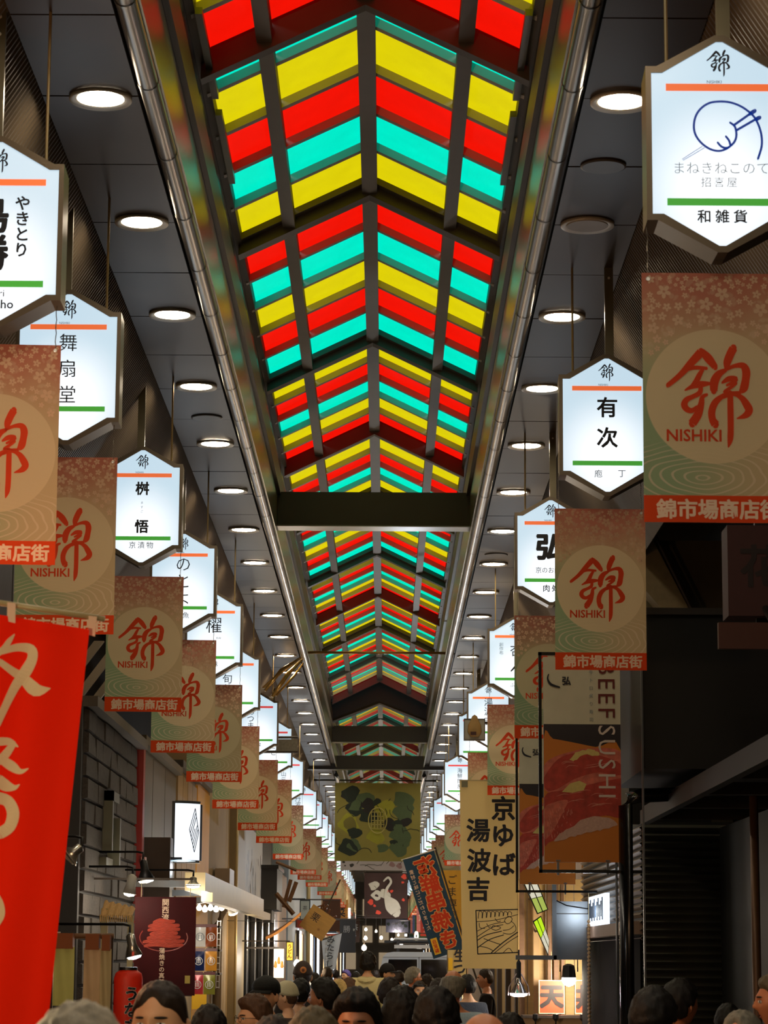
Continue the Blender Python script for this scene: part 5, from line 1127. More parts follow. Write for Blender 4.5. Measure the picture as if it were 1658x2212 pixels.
for a, b_ in (((1027, 1968), (1118, 1965)), ((1118, 1965), (1119, 2057)), ((1119, 2057), (1031, 2061)), ((1031, 2061), (1027, 1968))): dl(a, b_, wd=.006)
for i in range(8): dl((1032 + i * 9, 1985 - i), (1034 + i * 9, 1970), (1040 + i * 9, 1972), (1040 + i * 9, 1984 - i))
dl((1029, 1992), (1070, 1988), (1117, 1976)); dl((1030, 2012), (1060, 1998), (1090, 1992)); dl((1030, 2024), (1062, 2004), (1085, 1998), wd=.004)
dl((1034, 1995), (1036, 2005), (1046, 2006)); dl((1050, 1996), (1055, 2004), (1058, 2002)); dl((1068, 1985), (1074, 1992), (1080, 1990))
dl((1091, 1985), (1088, 1990), (1094, 1996), (1102, 1992), (1104, 1984), (1096, 1980), (1091, 1985)); dl((1102, 1990), (1110, 1998), (1112, 2010), (1100, 2018), (1085, 2016)); dl((1085, 2010), (1098, 2008), (1108, 2000))
dl((1030, 2032), (1050, 2020), (1082, 2012), wd=.005); dl((1030, 2048), (1056, 2030), (1086, 2020), wd=.005); dl((1044, 2028), (1066, 2036), (1078, 2040), wd=.004); dl((1034, 2044), (1052, 2048), (1064, 2054), wd=.004); dl((1060, 2058), (1085, 2036), (1116, 2014), wd=.006); dl((1066, 2059), (1095, 2036), (1117, 2022), wd=.004); dl((1085, 2058), (1097, 2048), (1105, 2057)); dl((1064, 2000), (1080, 2004), (1070, 2010), (1060, 2006), (1064, 2000))
part(t, 'line_drawing', mb, ink, 'framed black line drawing of a maker at vats', local=True)
part(t, 'top_bar', MB().box(-w / 2, w / 2, -.01, .01, h, h + .015), cream_p, local=True); part(t, 'tape_tag', MB().box(-w / 2 + .02, -w / 2 + .09, -.03, -.025, h - .07, h - .0), pm('grey_tape', (120, 116, 90)), local=True)
part(t, 'pole', MB().tube([(w / 2 + .02, .02, h + .05), (w / 2 + .02, .02, -z0)], .014, 8), white_p, local=True, smooth=True)
# slanted blue flag seen from its back, so mirrored
Dn = 33.0; cs = [at(873, 1857, Dn), at(940, 1836, Dn), at(1002, 2050, Dn), at(937, 2072, Dn)]
ex = (cs[1] - cs[0]).normalized(); ez = (cs[0] - cs[3]).normalized(); w = (cs[1] - cs[0]).length; h = (cs[0] - cs[3]).length; ang = math.atan2(cs[1].z - cs[0].z, cs[1].x - cs[0].x)
c0 = (cs[2] + cs[3]) / 2; t = thing('shop_flag', 'slanted dark blue flag with mirrored red seafood skewer lettering outlined in cream', 'flag', (c0.x, Dn, c0.z)); t.rotation_euler.y = -ang
part(t, 'cloth', MB().grid(lambda u, v: (-w / 2 + w * u, .01 * math.sin(u * 5 + v * 5), h * v), 8, 20), pm('slate_blue_cloth', (44, 72, 96), .8, 0, .1, 3, trans=.3), local=True, smooth=True)
def bl(s, sz, x, z, m_, bd, y=-.014, **k): letter(t, s, sz, (x, y, z), m_, bd, mirror=True, **k)
och = pm('peach_outline', (236, 170, 100), .8); orr = pm('orange_red_print', (214, 62, 20), .8)
for s, sz, x, z in (('海', .27, .035, h * .87), ('鮮', .26, .035, h * .70), ('串', .26, .035, h * .52), ('焼', .25, .035, h * .33), ('き', .25, .045, h * .14)):
    bl(s, sz, x, z, och, .075, -.013); bl(s, sz, x, z, orr, .03, -.017)
bl('素材と味にこだわりました', .062, -w * .36, h * .58, cream_m, .01, vertical=True, gap=1.08)
part(t, 'yellow_label', MB().box(-w * .42, -w * .22, -.016, -.013, h * .03, h * .19), pm('label_yellow', (240, 190, 30)), local=True); bl('自家製', .058, -w * .32, h * .11, orr, .02, -.019, vertical=True)
part(t, 'top_bar', MB().tube([(-w * .55, 0, h), (w * .55, 0, h)], .008, 8), white_p, local=True); part(t, 'pole', MB().tube([(w * .56, .01, h + .03), (w * .56, .01, -.15), (w * .56 + .05, .01, -c0.z + .02)], .012, 8), steel, local=True)
for k in range(2): q_ = (.03 + k * .07, -.03, h * .16 - k * .015)
Dn = 31.5; x0, x1, z0, z1 = rect(966, 2052, 1006, 2140, Dn); w = x1 - x0; h = z1 - z0
t = thing('small_shop_flag', 'small cream flag with black kana and a yellow label below the blue flag', 'flag', ((x0 + x1) / 2, Dn, z0))
part(t, 'cloth', MB().grid(lambda u, v: (-w / 2 + w * u, .01 * math.sin(u * 5), h * v), 6, 8), fcream, local=True, smooth=True); letter(t, '生づけ', .16, (.04, -.012, h * .55), ink, .03, vertical=True, gap=.95); part(t, 'yellow_label', MB().box(-w * .45, -w * .22, -.016, -.012, h * .5, h * .8), pm('label_yellow', (240, 190, 30)), local=True); part(t, 'pole', MB().tube([(-w / 2, .01, h), (-w / 2, .01, -z0)], .01, 6), steel, local=True)
t, w, h = board('sesame_sign', 'yellow shop sign for a sesame specialist partly behind the blue flag', 'sign', 952, 1880, 1000, 2040, 40, pm('mustard_sign', (214, 164, 50), .6), .03)
letter(t, 'ごま専門店', .16, (.0, -.004, h * .55), ink, 0, vertical=True, gap=1.15); part(t, 'post', MB().box(w / 2, w / 2 + .04, 0, .04, -at(0, 2040, 40).z, h), steel, local=True)
# dark lantern-like round sign and far lights over the van
t = thing('round_lantern', 'small white oval lantern with a black mark above the van', 'lantern', tuple(at(899, 2022, 60))); part(t, 'paper', MB().lathe([(.02, .11), (.04, .09), (.055, 0), (.04, -.09), (.02, -.11)], tuple(at(899, 2022, 60)), 14), em('lantern_white', (250, 240, 215), 1.6), smooth=True)
q_ = at(899, 2022, 59.93); part(t, 'mark', MB().box(q_.x - .012, q_.x + .012, q_.y - .0, q_.y + .01, q_.z - .03, q_.z + .03), ink); part(t, 'cord', MB().tube([q_ + Vector((0, .06, .11)), q_ + Vector((0, .06, .5)), Vector((2.13, q_.y, q_.z + .6))], .004, 5), black)
for k, (px, py, wq) in enumerate(((932, 2040, 14), (866, 2042, 8), (905, 2046, 10), (876, 2020, 6))):
    t, w, h = board('far_lit_sign', f"{['widest white', 'leftmost', 'low middle', 'small upper'][k]} blurred lit sign seen over the van roof", 'sign', px - wq / 2, py - 3, px + wq / 2, py + 3, 95 - k * 4, em('far_sign_white', (240, 238, 235), 1.2), .05, steel, .02)
    part(t, 'arm', MB().box(0, 2.13 - t.location.x, 0, .03, h, h + .03), steel, local=True)
# ------------------------------------------------------------ white van with roof rack
Dv = 52.0; x0 = at(812, 2100, Dv).x; x1 = x0 + 1.72; zr = at(0, 2052, Dv).z
van = thing('van', 'white van with black roof rack seen from behind over the crowd', 'van', ((x0 + x1) / 2, Dv, 0))
vw = pm('van_white', (206, 214, 224), .3, .0, .04, coat=.5); hw = .86; hz = zr
mb = MB()
prof = [(-hw, .45), (-hw - .01, 1.05), (-hw + .02, 1.25), (-hw + .13, hz - .1), (-hw + .22, hz - .02), (-hw + .35, hz), (hw - .35, hz), (hw - .22, hz - .02), (hw - .13, hz - .1), (hw - .02, 1.25), (hw + .01, 1.05), (hw, .45)]
mb.prism(prof, .0, 4.3); part(van, 'body', mb, vw, local=True)
part(van, 'roof_gutter', MB().prism([(x * 1.005, z + .01) for x, z in prof[3:9]], -.03, .0), vw, local=True)
gl = pm('van_glass', (14, 16, 18), .05)
for s in (-1, 1): a, b_ = sorted((s * .04, s * (hw - .2))); part(van, 'rear_window', MB().prism([(a, hz - .52), (b_, hz - .52), (b_ - (.05 if s > 0 else 0), hz - .14), (a + (.05 if s < 0 else 0), hz - .14)], -.02, -.002), gl, local=True)
part(van, 'door_seam', MB().box(-.006, .006, -.012, .0, .5, hz - .05), black, local=True)
for s in (-1, 1): part(van, 'tail_light', MB().box(s * hw * .9 - .04, s * hw * .9 + .04, -.015, 0, .8, 1.15), pm('tail_red', (150, 20, 16), .2), local=True)
for s in (-1, 1):
    for y in (.7, 3.5): w_ = MB().lathe([(.3, -.1), (.32, -.06), (.32, .06), (.3, .1)], (s * (hw - .1), y, .32), 20, 'X'); part(van, 'wheel', w_, black, local=True, smooth=True)
part(van, 'bumper', MB().box(-hw, hw, -.08, .0, .35, .52), black, local=True)
for s in (-1, 1): part(van, 'rack_post', MB().box(s * .42 - .03, s * .42 + .03, .05, .12, hz - .12, hz + .25), black, local=True)
rk = MB()
for y in (.2, 1.2, 2.2, 3.2): rk.box(-.7, .7, y, y + .05, hz + .2, hz + .24)
part(van, 'rack_bars', rk, black, local=True); part(van, 'ladder', MB().box(-.5, .62, .1, 3.2, hz + .26, hz + .29).box(-.5, .62, .0, .06, hz + .08, hz + .15), pm('alu_ladder', (150, 150, 148), .3, .8), local=True)
# ------------------------------------------------------------ added point lights: unseen stall bulbs, and fills for van and far street
for x, y, z, p, c in ((-1.9, 9.4, 2.6, 95, (1, .5, .24)), (-2.0, 13.0, 2.3, 14, WARM), (-1.9, 16.5, 1.7, 5, WARM), (-1.9, 24.8, 1.9, 12, NEU), (-1.9, 30, 1.9, 16, NEU), (-1.9, 38, 2.0, 14, WARM), (-1.9, 46, 2.2, 18, WARM), (-1.9, 56, 2.2, 40, COOL), (-1.8, 68, 2.4, 40, COOL), (-1.8, 85, 2.4, 50, NEU),
                      (1.9, 30, 2.1, 34, NEU), (1.8, 36, 2.2, 34, WARM), (1.8, 44, 2.3, 34, WARM), (1.7, 55, 2.3, 34, NEU), (1.7, 68, 2.3, 40, NEU), (1.7, 85, 2.3, 50, NEU), (1.7, 6.0, 2.3, 12, WARM), (-1.7, 5.2, 2.1, 55, (1, .78, .46)), (-1, 100, 3, 160, NEU), (.8, 110, 3, 160, NEU), (-.8, 125, 3, 200, NEU), (.6, 140, 3, 200, NEU), (.4, 46.5, 3.4, 170, COOL), (.2, 66, 3.4, 80, NEU), (-.4, 78, 3.4, 90, COOL), (.3, 90, 3.4, 100, NEU)):
    lampl('added_fill_light', (x, y, z), p, c, .15)

# glowing windows added along both sides to brighten the dark far street
for i in range(9):
    D = 66 + i * 8.5
    for s in (-1, 1):
        X = -2.28 if s < 0 else 2.08; w = R.uniform(3, 5); z0 = R.uniform(.4, 1.0); z1 = R.uniform(2.1, 2.7)
        side = 'left' if s < 0 else 'right'
        t = thing('added_glow_window', f"{['nearest','second','third','fourth','fifth','sixth','seventh','eighth','farthest'][i]} added glowing far window on the {side}, beyond the van", 'window', (X, D, z0))
        a_, b_ = sorted((X, X - s * .05)); part(t, 'glass', MB().box(a_, b_, D, D + w, z0, z1), em(f'far_fill_glow_{i % 3}', ((255, 214, 150), (255, 236, 205), (220, 232, 245))[i % 3], 1.1))
        a_, b_ = sorted((X, X - s * .08)); part(t, 'frame', MB().box(a_, b_, D - .08, D, z0 - .05, z1 + .05).box(a_, b_, D + w, D + w + .08, z0 - .05, z1 + .05).box(a_, b_, D, D + w, z1, z1 + .08), wood_d)
        a_, b_ = sorted((X, X - s * .7)); part(t, 'awning', MB().add([(a_, D, z1 + .15), (b_, D, z1 + .15), (b_, D + w, z1 + .15), (a_, D + w, z1 + .15), (a_, D, z1 + (.4 if s < 0 else .2)), (b_, D, z1 + (.2 if s < 0 else .4)), (b_, D + w, z1 + (.2 if s < 0 else .4)), (a_, D + w, z1 + (.4 if s < 0 else .2))], [(0, 3, 2, 1), (4, 5, 6, 7), (0, 1, 5, 4), (1, 2, 6, 5), (2, 3, 7, 6), (3, 0, 4, 7)]), pm(f'awning_{i % 3}', ((170, 60, 40), (190, 170, 130), (60, 80, 100))[i % 3], .8))

# the end of the street: a building with glowing windows added to brighten it, stalls and hanging things before it
t = thing('added_end_building', 'pale added building with glowing windows, closing the far end of the street', 'building', (0, 157, 0))
part(t, 'wall', MB().box(-3.9, 3.9, 157, 158, 0, 7), pm('end_building_render', (150, 140, 126), .8, 0, .2, 1))
for r_ in range(3):
    for k in range(5): part(t, 'window', MB().box(-2.4 + k * 1.0, -1.8 + k * 1.0, 156.95, 157, 1.0 + r_ * 1.6, 2.0 + r_ * 1.6), em('end_fill_glow', (255, 226, 184), .22))
kinds = [('red', (190, 56, 36)), ('white', (210, 205, 196)), ('blue', (60, 80, 130)), ('ochre', (190, 140, 60)), ('green', (70, 110, 80)), ('grey', (120, 120, 124)), ('pink', (200, 120, 120)), ('brown', (96, 66, 46))]
for i in range(16):
    nm, c_ = kinds[(i * 3) % 8]; D = 94 + i * 3.5; s = -1 if i % 2 else 1; X = (-1.75 if s < 0 else 1.5) + R.uniform(-.15, .15); w = R.uniform(.35, .6); h = R.uniform(.7, 1.3); z = R.uniform(2.35, 2.9)
    t = thing('hanging_sign', f"{nm} hanging shop sign, {nth(i // 2 + 1)} of the small far signs on the {'left' if s < 0 else 'right'}", 'sign', (X, D, z))
    part(t, 'panel', MB().box(-w / 2, w / 2, 0, .04, 0, h), pm('far_sign_' + nm, c_, .6), local=True)
    letter(t, R.choice(['茶', '魚', '菜', '豆', '酒', '鮮']), w * .7, (0, -.01, h * .62), white_p if nm not in ('white', 'ochre') else ink, .02)
    wx = (-2.33 - X) if s < 0 else (2.13 - X); a_, b_ = sorted((0, wx)); part(t, 'arm', MB().box(a_, b_, 0, .03, h, h + .03), steel, local=True)
for i, (px, py, D) in enumerate(((800, 2036, 90), (812, 2012, 100), (846, 2030, 96), (860, 2020, 110), (790, 2008, 84), (838, 2044, 120))[1:5]):
    bulb(f'{nth(i + 1)} of the tiny far bulbs added above the crowd before the van', px, py, D, .045, 30)  # extra bulbs added to liven the dark far end
# ------------------------------------------------------------ people
def eval_mesh(o):
    dg = bpy.context.evaluated_depsgraph_get(); me = bpy.data.meshes.new_from_object(o.evaluated_get(dg)); bpy.data.objects.remove(o); return me
def skin(verts, edges, radii, sub=2, root=0):
    me = bpy.data.meshes.new('skin'); me.from_pydata([Vector(v) for v in verts], edges, []); o = bpy.data.objects.new('skin', me); COL.objects.link(o)
    o.modifiers.new('s', 'SKIN'); sv = me.skin_vertices[0].data
    for i, r in enumerate(radii): sv[i].radius = r if isinstance(r, tuple) else (r, r); sv[i].use_root = (i == root)
    s = o.modifiers.new('u', 'SUBSURF'); s.levels = sub
    return eval_mesh(o)
def sm(a, b, x): x = max(0, min(1, (x - a) / (b - a))); return x * x * (3 - 2 * x)
HC = Vector((0, .012, 1.612))            # head centre of the 1.72 m figure; face towards +Y
def head_pt(d):
    """surface of the head in direction d (unit)"""
    x, y, z = d
    r = Vector((x * .0755, y * .094, z * .112))
    if z < 0:                              # jaw narrows, chin comes forward
        k = sm(0, -1, z); r.x *= 1 - .28 * k; r.y *= 1 - .18 * k if y > 0 else 1 - .30 * k
        r.y += .012 * k * (1 if y > 0 else 0)
    if y > .0:
        r.y -= .006 * math.exp(-((abs(x) - .42) / .17) ** 2 - ((z - .02) / .13) ** 2) * 1.8      # eye sockets
        r.y += .007 * math.exp(-(x / .5) ** 2 - ((z - .22) / .10) ** 2)                          # brow
        r.y += .022 * math.exp(-(x / .11) ** 2 - ((z + .20) / .10) ** 2) + .014 * math.exp(-(x / .085) ** 2 - ((z + .04) / .16) ** 2)   # nose
        r.y += .006 * math.exp(-(x / .24) ** 2 - ((z + .46) / .05) ** 2) + .006 * math.exp(-(x / .2) ** 2 - ((z + .58) / .045) ** 2) # lips
        r.y -= .005 * math.exp(-(x / .24) ** 2 - ((z + .52) / .03) ** 2)
        r.y += .008 * math.exp(-(x / .28) ** 2 - ((z + .82) / .12) ** 2)                          # chin
        r.x += math.copysign(.004, x) * math.exp(-((abs(x) - .75) / .25) ** 2 - ((z + .12) / .2) ** 2)   # cheekbones
    return r
def sphere(fn, nu=48, nv=32):
    vs = []; fs = []
    for j in range(nv + 1):
        t = math.pi * j / nv
        for i in range(nu):
            p = math.tau * i / nu; vs.append(tuple(fn(Vector((math.sin(t) * math.cos(p), math.sin(t) * math.sin(p), math.cos(t))))))
    for j in range(nv):
        for i in range(nu): fs.append((j * nu + i, (j + 1) * nu + i, (j + 1) * nu + (i + 1) % nu, j * nu + (i + 1) % nu))
    return vs, fs
def build_body():
    # torso, neck, limbs
    V_ = [(0, 0, .93), (0, .005, 1.08), (0, .0, 1.25), (0, -.01, 1.38), (0, -.012, 1.46), (0, .0, 1.54)]
    Rr = [(.155, .105), (.135, .095), (.155, .105), (.135, .09), (.06, .058), (.052, .054)]
    E_ = [(i, i + 1) for i in range(5)]
    for s in (-1, 1):
        k = len(V_); V_ += [(s * .165, -.012, 1.395), (s * .205, .0, 1.24), (s * .225, .012, 1.10), (s * .232, .045, .97), (s * .236, .07, .85), (s * .236, .082, .80)]
        Rr += [.056, .046, .038, .036, .024, (.022, .034)]; E_ += [(3, k)] + [(k + i, k + i + 1) for i in range(5)]
        k2 = len(V_); V_ += [(s * .095, .0, .86), (s * .10, .01, .66), (s * .10, .012, .49), (s * .10, -.008, .33), (s * .10, -.01, .10), (s * .10, .03, .045), (s * .105, .12, .03)]
        Rr += [.088, .074, .052, .05, .034, (.04, .03), (.04, .024)]; E_ += [(0, k2)] + [(k2 + i, k2 + i + 1) for i in range(6)]
    bm = bmesh.new()
    bm.from_mesh(skin(V_, E_, Rr))
    for s in (-1, 1):      # hands: palm ends at the last arm joint; five separate curled fingers
        for j, (dy, ln, r) in enumerate(((-.026, .062, .0075), (-.009, .074, .008), (.009, .078, .0085), (.026, .07, .0085))):
            b0 = Vector((s * .236, .084 + dy * .8, .795)); f = [b0, b0 + Vector((-s * .004, .004, -ln * .45)), b0 + Vector((-s * .014, .006, -ln * .78)), b0 + Vector((-s * .026, .006, -ln))]
            bm.from_mesh(skin(f, [(0, 1), (1, 2), (2, 3)], [r * 1.1, r, r * .95, r * .85], 1))
        b0 = Vector((s * .232, .10, .83)); bm.from_mesh(skin([b0, b0 + Vector((-s * .012, .028, -.02)), b0 + Vector((-s * .02, .034, -.045))], [(0, 1), (1, 2)], [.012, .0095, .008], 1))
    vs, fs = sphere(lambda d: HC + head_pt(d), 64, 44); k = [bm.verts.new(v) for v in vs]
    for f in fs:
        try: bm.faces.new([k[i] for i in f])
        except ValueError: pass
    for s in (-1, 1):      # ears
        vs, fs = sphere(lambda d: HC + Vector((s * (.077 + .009 * (d.x * s) + .012 * max(0, -d.y)), -.004 + .017 * d.y, -.008 + .031 * d.z - .004 * d.z * d.y)), 16, 12)
        k = [bm.verts.new(v) for v in vs]
        for f in fs:
            try: bm.faces.new([k[i] for i in f])
            except ValueError: pass
    me = bpy.data.meshes.new('raw'); bm.to_mesh(me); bm.free()
    o = bpy.data.objects.new('raw', me); COL.objects.link(o)
    r = o.modifiers.new('r', 'REMESH'); r.mode = 'VOXEL'; r.voxel_size = .0062; r.use_smooth_shade = True
    out = eval_mesh(o); out.name = 'body'; return out
BODY = build_body()
def grow_skin(V_, Rr, E_, name): me = skin(V_, E_, Rr); me.name = name; me.polygons.foreach_set('use_smooth', [True] * len(me.polygons)); return me
# jacket: torso and sleeves a little larger than the body, open at neck, cuffs and hem
def build_top(hood=False, bulk=.016):
    V_ = [(0, 0, .86), (0, 0, .98), (0, .005, 1.10), (0, .0, 1.25), (0, -.01, 1.37), (0, -.015, 1.445)]
    Rr = [(.178 + bulk, .125 + bulk), (.168 + bulk, .118 + bulk), (.15 + bulk, .11 + bulk), (.165 + bulk, .115 + bulk), (.148 + bulk, .10 + bulk), (.072, .07)]
    E_ = [(i, i + 1) for i in range(5)]
    for s in (-1, 1):
        k = len(V_); V_ += [(s * .17, -.012, 1.385), (s * .207, .0, 1.24), (s * .227, .012, 1.10), (s * .233, .045, .97), (s * .236, .066, .87)]
        Rr += [.066 + bulk * .7, .06 + bulk * .6, .052 + bulk * .5, .048 + bulk * .4, .042]; E_ += [(4, k)] + [(k + i, k + i + 1) for i in range(4)]
    return grow_skin(V_, Rr, E_, 'jacket')
TOP = build_top(); TOPB = build_top(bulk=.035)
def build_trousers():
    V_ = [(0, 0, .98), (0, 0, .90)]; Rr = [(.15, .11), (.165, .12)]; E_ = [(0, 1)]
    for s in (-1, 1):
        k = len(V_); V_ += [(s * .095, 0, .84), (s * .10, .01, .66), (s * .10, .012, .49), (s * .10, -.004, .30), (s * .10, -.005, .10)]; Rr += [.1, .09, .072, .066, .062]; E_ += [(1, k)] + [(k + i, k + i + 1) for i in range(4)]
    return grow_skin(V_, Rr, E_, 'trousers')
TRO = build_trousers()
def build_shoe(s):
    vs, fs = sphere(lambda d: Vector((s * .10 + .05 * d.x, .045 + .135 * d.y, .05 + (.05 if d.z > 0 else .045) * d.z * (1 - .35 * sm(0, 1, d.y) * (d.z > 0)))), 18, 12); m_ = MB().add(vs, fs); return m_.mesh('shoe', smooth=True)
SHOES = [build_shoe(-1), build_shoe(1)]
_hair = {}
def hair(style):
    """thick cap of hair grown over the head; the hairline decides where it rises from the skin"""
    if style in _hair: return _hair[style]
    rs = random.Random(hash(style) % 999 if False else len(style) * 7)
    def fn(d):
        x, y, z = d
        p = head_pt(d); n = p.normalized(); nz = mn.noise(Vector((x * 3.1, y * 3.1, z * 3.1)) * 1.6 + Vector((len(style), 0, 0)))
        n2 = mn.noise(Vector((x * 14, y * 14, z * 4)))
        front, back = (.52, -.62)
        if style == 'crew': front, back = .70 - .28 * sm(.0, .55, abs(x)) * (y > 0), -.5
        if style == 'long': front, back = .5, -1.2
        if style == 'high': front, back = .62, -.6
        line = back + (front - back) * sm(-.55, .75, y)
        if style != 'long': line = max(line, -.12) if (abs(x) > .7 and y > -.25) else line
        cov = sm(line - .05, line + .12, z)
        T = {'crew': .010, 'short': .020, 'messy': .028, 'long': .026, 'high': .02, 'ring': .016, 'grey': .018}.get(style, .02)
        if style == 'ring': cov *= 1 - sm(.35, .62, z + .25 * y)
        if style == 'crew': T *= .6 + .8 * sm(.2, .9, z)
        t = T * (1 + .45 * nz + .22 * n2) + (.012 * sm(.2, .9, z) if style in ('messy', 'high') else 0)
        q = HC + p + n * (t * cov - .006 * (1 - cov))
        if style == 'long' and y < .35 and z < .1:
            k = sm(.1, -.9, z); q.z -= .20 * k; q.x *= 1 + .10 * k; q.y = min(q.y, HC.y + .02) - .02 * k
        return q
    vs, fs = sphere(fn, 56, 40); me = MB().add(vs, fs).mesh('hair', smooth=True); _hair[style] = me; return me
def hairm(name, col): return pm(name, col, .5, 0, .6, 90, .35, 420, stretch=(1, 1, .12), spec=.3)
HM = dict(black=hairm('black_hair', (22, 18, 16)), dark=hairm('dark_brown_hair', (40, 28, 20)), brown=hairm('brown_hair', (84, 58, 40)), grey=hairm('grey_hair', (128, 122, 108)), white=hairm('pale_grey_hair', (206, 194, 170)), purple=hairm('violet_hair', (84, 66, 120)), blond=hairm('straw_hair', (190, 160, 96)), olive=hairm('ash_brown_hair', (92, 80, 56)))
SK = dict(light=pm('light_skin', (222, 168, 128), .5, 0, .08, 12, .1, 90), tan=pm('tan_skin', (186, 128, 94), .5, 0, .08, 12, .1, 90), warm=pm('ruddy_skin', (204, 132, 92), .45, 0, .08, 12, .1, 90))
eye_w = pm('eye_white', (225, 220, 212), .2); eye_d = pm('eye_dark', (26, 18, 14), .15); lip_m = pm('lip_tone', (158, 74, 62), .45); brow_m = pm('eyebrow_hair', (30, 22, 18), .7)
def cap_mesh(kind):
    def fn(d):
        p = head_pt(d); n = p.normalized(); x, y, z = d
        line = .12 + .20 * sm(-.5, .9, y) if kind != 'flat' else .16 + .16 * sm(-.5, .9, y)
        c = sm(line - .06, line + .03, z)
        t = .020 + (.014 * sm(.3, 1, z) if kind == 'ball' else .012 * sm(.2, .6, z) * (1 - .5 * sm(.6, 1, z)))
        return HC + p + n * (t * c - .007 * (1 - c))
    vs, fs = sphere(fn, 48, 34); mb = MB().add(vs, fs)
    bw = .105 if kind == 'ball' else .05                      # brim
    n = 14; L = []
    for i in range(n + 1):
        a = math.pi * (.14 + .72 * i / n); ca, sa = math.cos(a), math.sin(a)
        L.append((HC + Vector((.085 * ca, .105 * sa, .035)), HC + Vector((.088 * ca, (.105 + bw) * sa ** .8 if sa > 0 else 0, .026 - .012 * abs(ca)))))
    k = [tuple(v) for p in L for v in p]; top = [tuple(Vector(v) + Vector((0, 0, .006))) for v in k]
    m = len(k); mb.add(k + top, [(2 * i, 2 * i + 2, 2 * i + 3, 2 * i + 1) for i in range(n)] + [(m + 2 * i, m + 2 * i + 1, m + 2 * i + 3, m + 2 * i + 2) for i in range(n)] + [(2 * i + 1, 2 * i + 3, m + 2 * i + 3, m + 2 * i + 1) for i in range(n)])
    me = mb.mesh('cap', smooth=True); return me
CAPS = {}
def person(label, px, ptop, wpx, rot, hs='short', hc='black', skin_='light', top=(40, 40, 44), tro=(36, 36, 42), cap=None, capcol=(20, 20, 22), glasses=False, bulky=False, hood=False, extra=None, tilt=0.):
    """px: head centre, ptop: top of head in the photo, wpx: head width there; rot 0 walks away from the camera, 180 faces it"""
    D = 5500 * (.172 if not cap else .18) / wpx; p = at(px, ptop, D); H = p.z
    s = H / 1.745; t = thing('person', label, 'person', (p.x, D, 0), math.radians(rot)); t.scale = (s, s, s)
    b = link('body', BODY, None, t); 
    if BODY.users > 1 or True:
        b.data = BODY if not BODY.materials else BODY
    if not BODY.materials: BODY.materials.append(SK['light'])
    b.material_slots[0].link = 'OBJECT'; b.material_slots[0].material = SK[skin_]
    def lk(name, me, m, par=None):
        o = link(name, me, None, par or t)
        if not me.materials: me.materials.append(m)
        o.material_slots[0].link = 'OBJECT'; o.material_slots[0].material = m; return o
    cm_ = pm('cloth_%d_%d_%d' % top, top, .85, 0, .12, 6, .35, 60, spec=.2); tm_ = pm('cloth_%d_%d_%d' % tro, tro, .85, 0, .12, 6, .3, 60, spec=.2)
    j = lk('jacket', TOPB if bulky else TOP, cm_); lk('trousers', TRO, tm_)
    for sh in SHOES: lk('shoe', sh, black)
    if cap: hs = 'crew'
    if hs != 'bald': lk('hair', hair(hs), HM[hc])
    if cap:
        if cap not in CAPS: CAPS[cap] = cap_mesh(cap)
        lk('cap', CAPS[cap], pm('cap_%d_%d_%d' % capcol, capcol, .8, 0, .1, 8, .3, 80))
    for s_ in (-1, 1):          # face details
        lk('eye', EYE[s_], eye_w); lk('iris', IRIS[s_], eye_d); lk('eyebrow', BROW[s_], brow_m)
    lk('lips', LIPS, lip_m)
    if glasses: lk('glasses', GLASS, black)
    if hood:
        vs, fs = sphere(lambda d: Vector((.125 * d.x * (1 + .1 * d.z), -.055 + .085 * d.y, 1.42 + .07 * d.z - .03 * (1 - abs(d.x)) * (d.z > 0))), 24, 16); lk('hood', MB().add(vs, fs).mesh('hood', smooth=True), cm_)
    if extra: extra(t, lk)
    return t
def patch(cx, cz, rx, rz, out, n=16, name='patch', push=.002):
    """small raised oval on the face, following the head surface"""
    vs = []; 
    for j, k in enumerate((1, .6, 0)):
        for i in range(n):
            a = math.tau * i / n; x, z = cx + rx * k * math.cos(a), cz + rz * k * math.sin(a); y = math.sqrt(max(0, 1 - x * x - z * z)); vs.append(tuple(HC + head_pt(Vector((x, y, z))) + Vector((0, push + out * (1 - k * k), 0))))
    m_ = MB().add(vs, [(r * n + i, r * n + (i + 1) % n, (r + 1) * n + (i + 1) % n, (r + 1) * n + i) for r in range(2) for i in range(n)])
    return m_.mesh(name, smooth=True)
EYE = {s: patch(s * .40, .02, .17, .062, .004, name='eye') for s in (-1, 1)}; IRIS = {s: patch(s * .40, .02, .062, .062, .0035, name='iris', push=.0035) for s in (-1, 1)}
BROW = {s: patch(s * .42, .2, .22, .035, .003, name='eyebrow') for s in (-1, 1)}; LIPS = patch(0, -.52, .26, .085, .002, name='lips')
gm = MB()
for s in (-1, 1): gm.tube([HC + Vector((s * .033 + .024 * math.cos(a), .103, .0 + .019 * math.sin(a))) for a in [math.tau * i / 14 for i in range(15)]], .0018, 5); gm.tube([HC + Vector((s * .057, .101, .004)), HC + Vector((s * .078, .06, .006)), HC + Vector((s * .082, -.005, .004))], .0016, 5)
gm.tube([HC + Vector((-.01, .106, .004)), HC + Vector((.01, .106, .004))], .0018, 5); GLASS = gm.mesh('glasses')

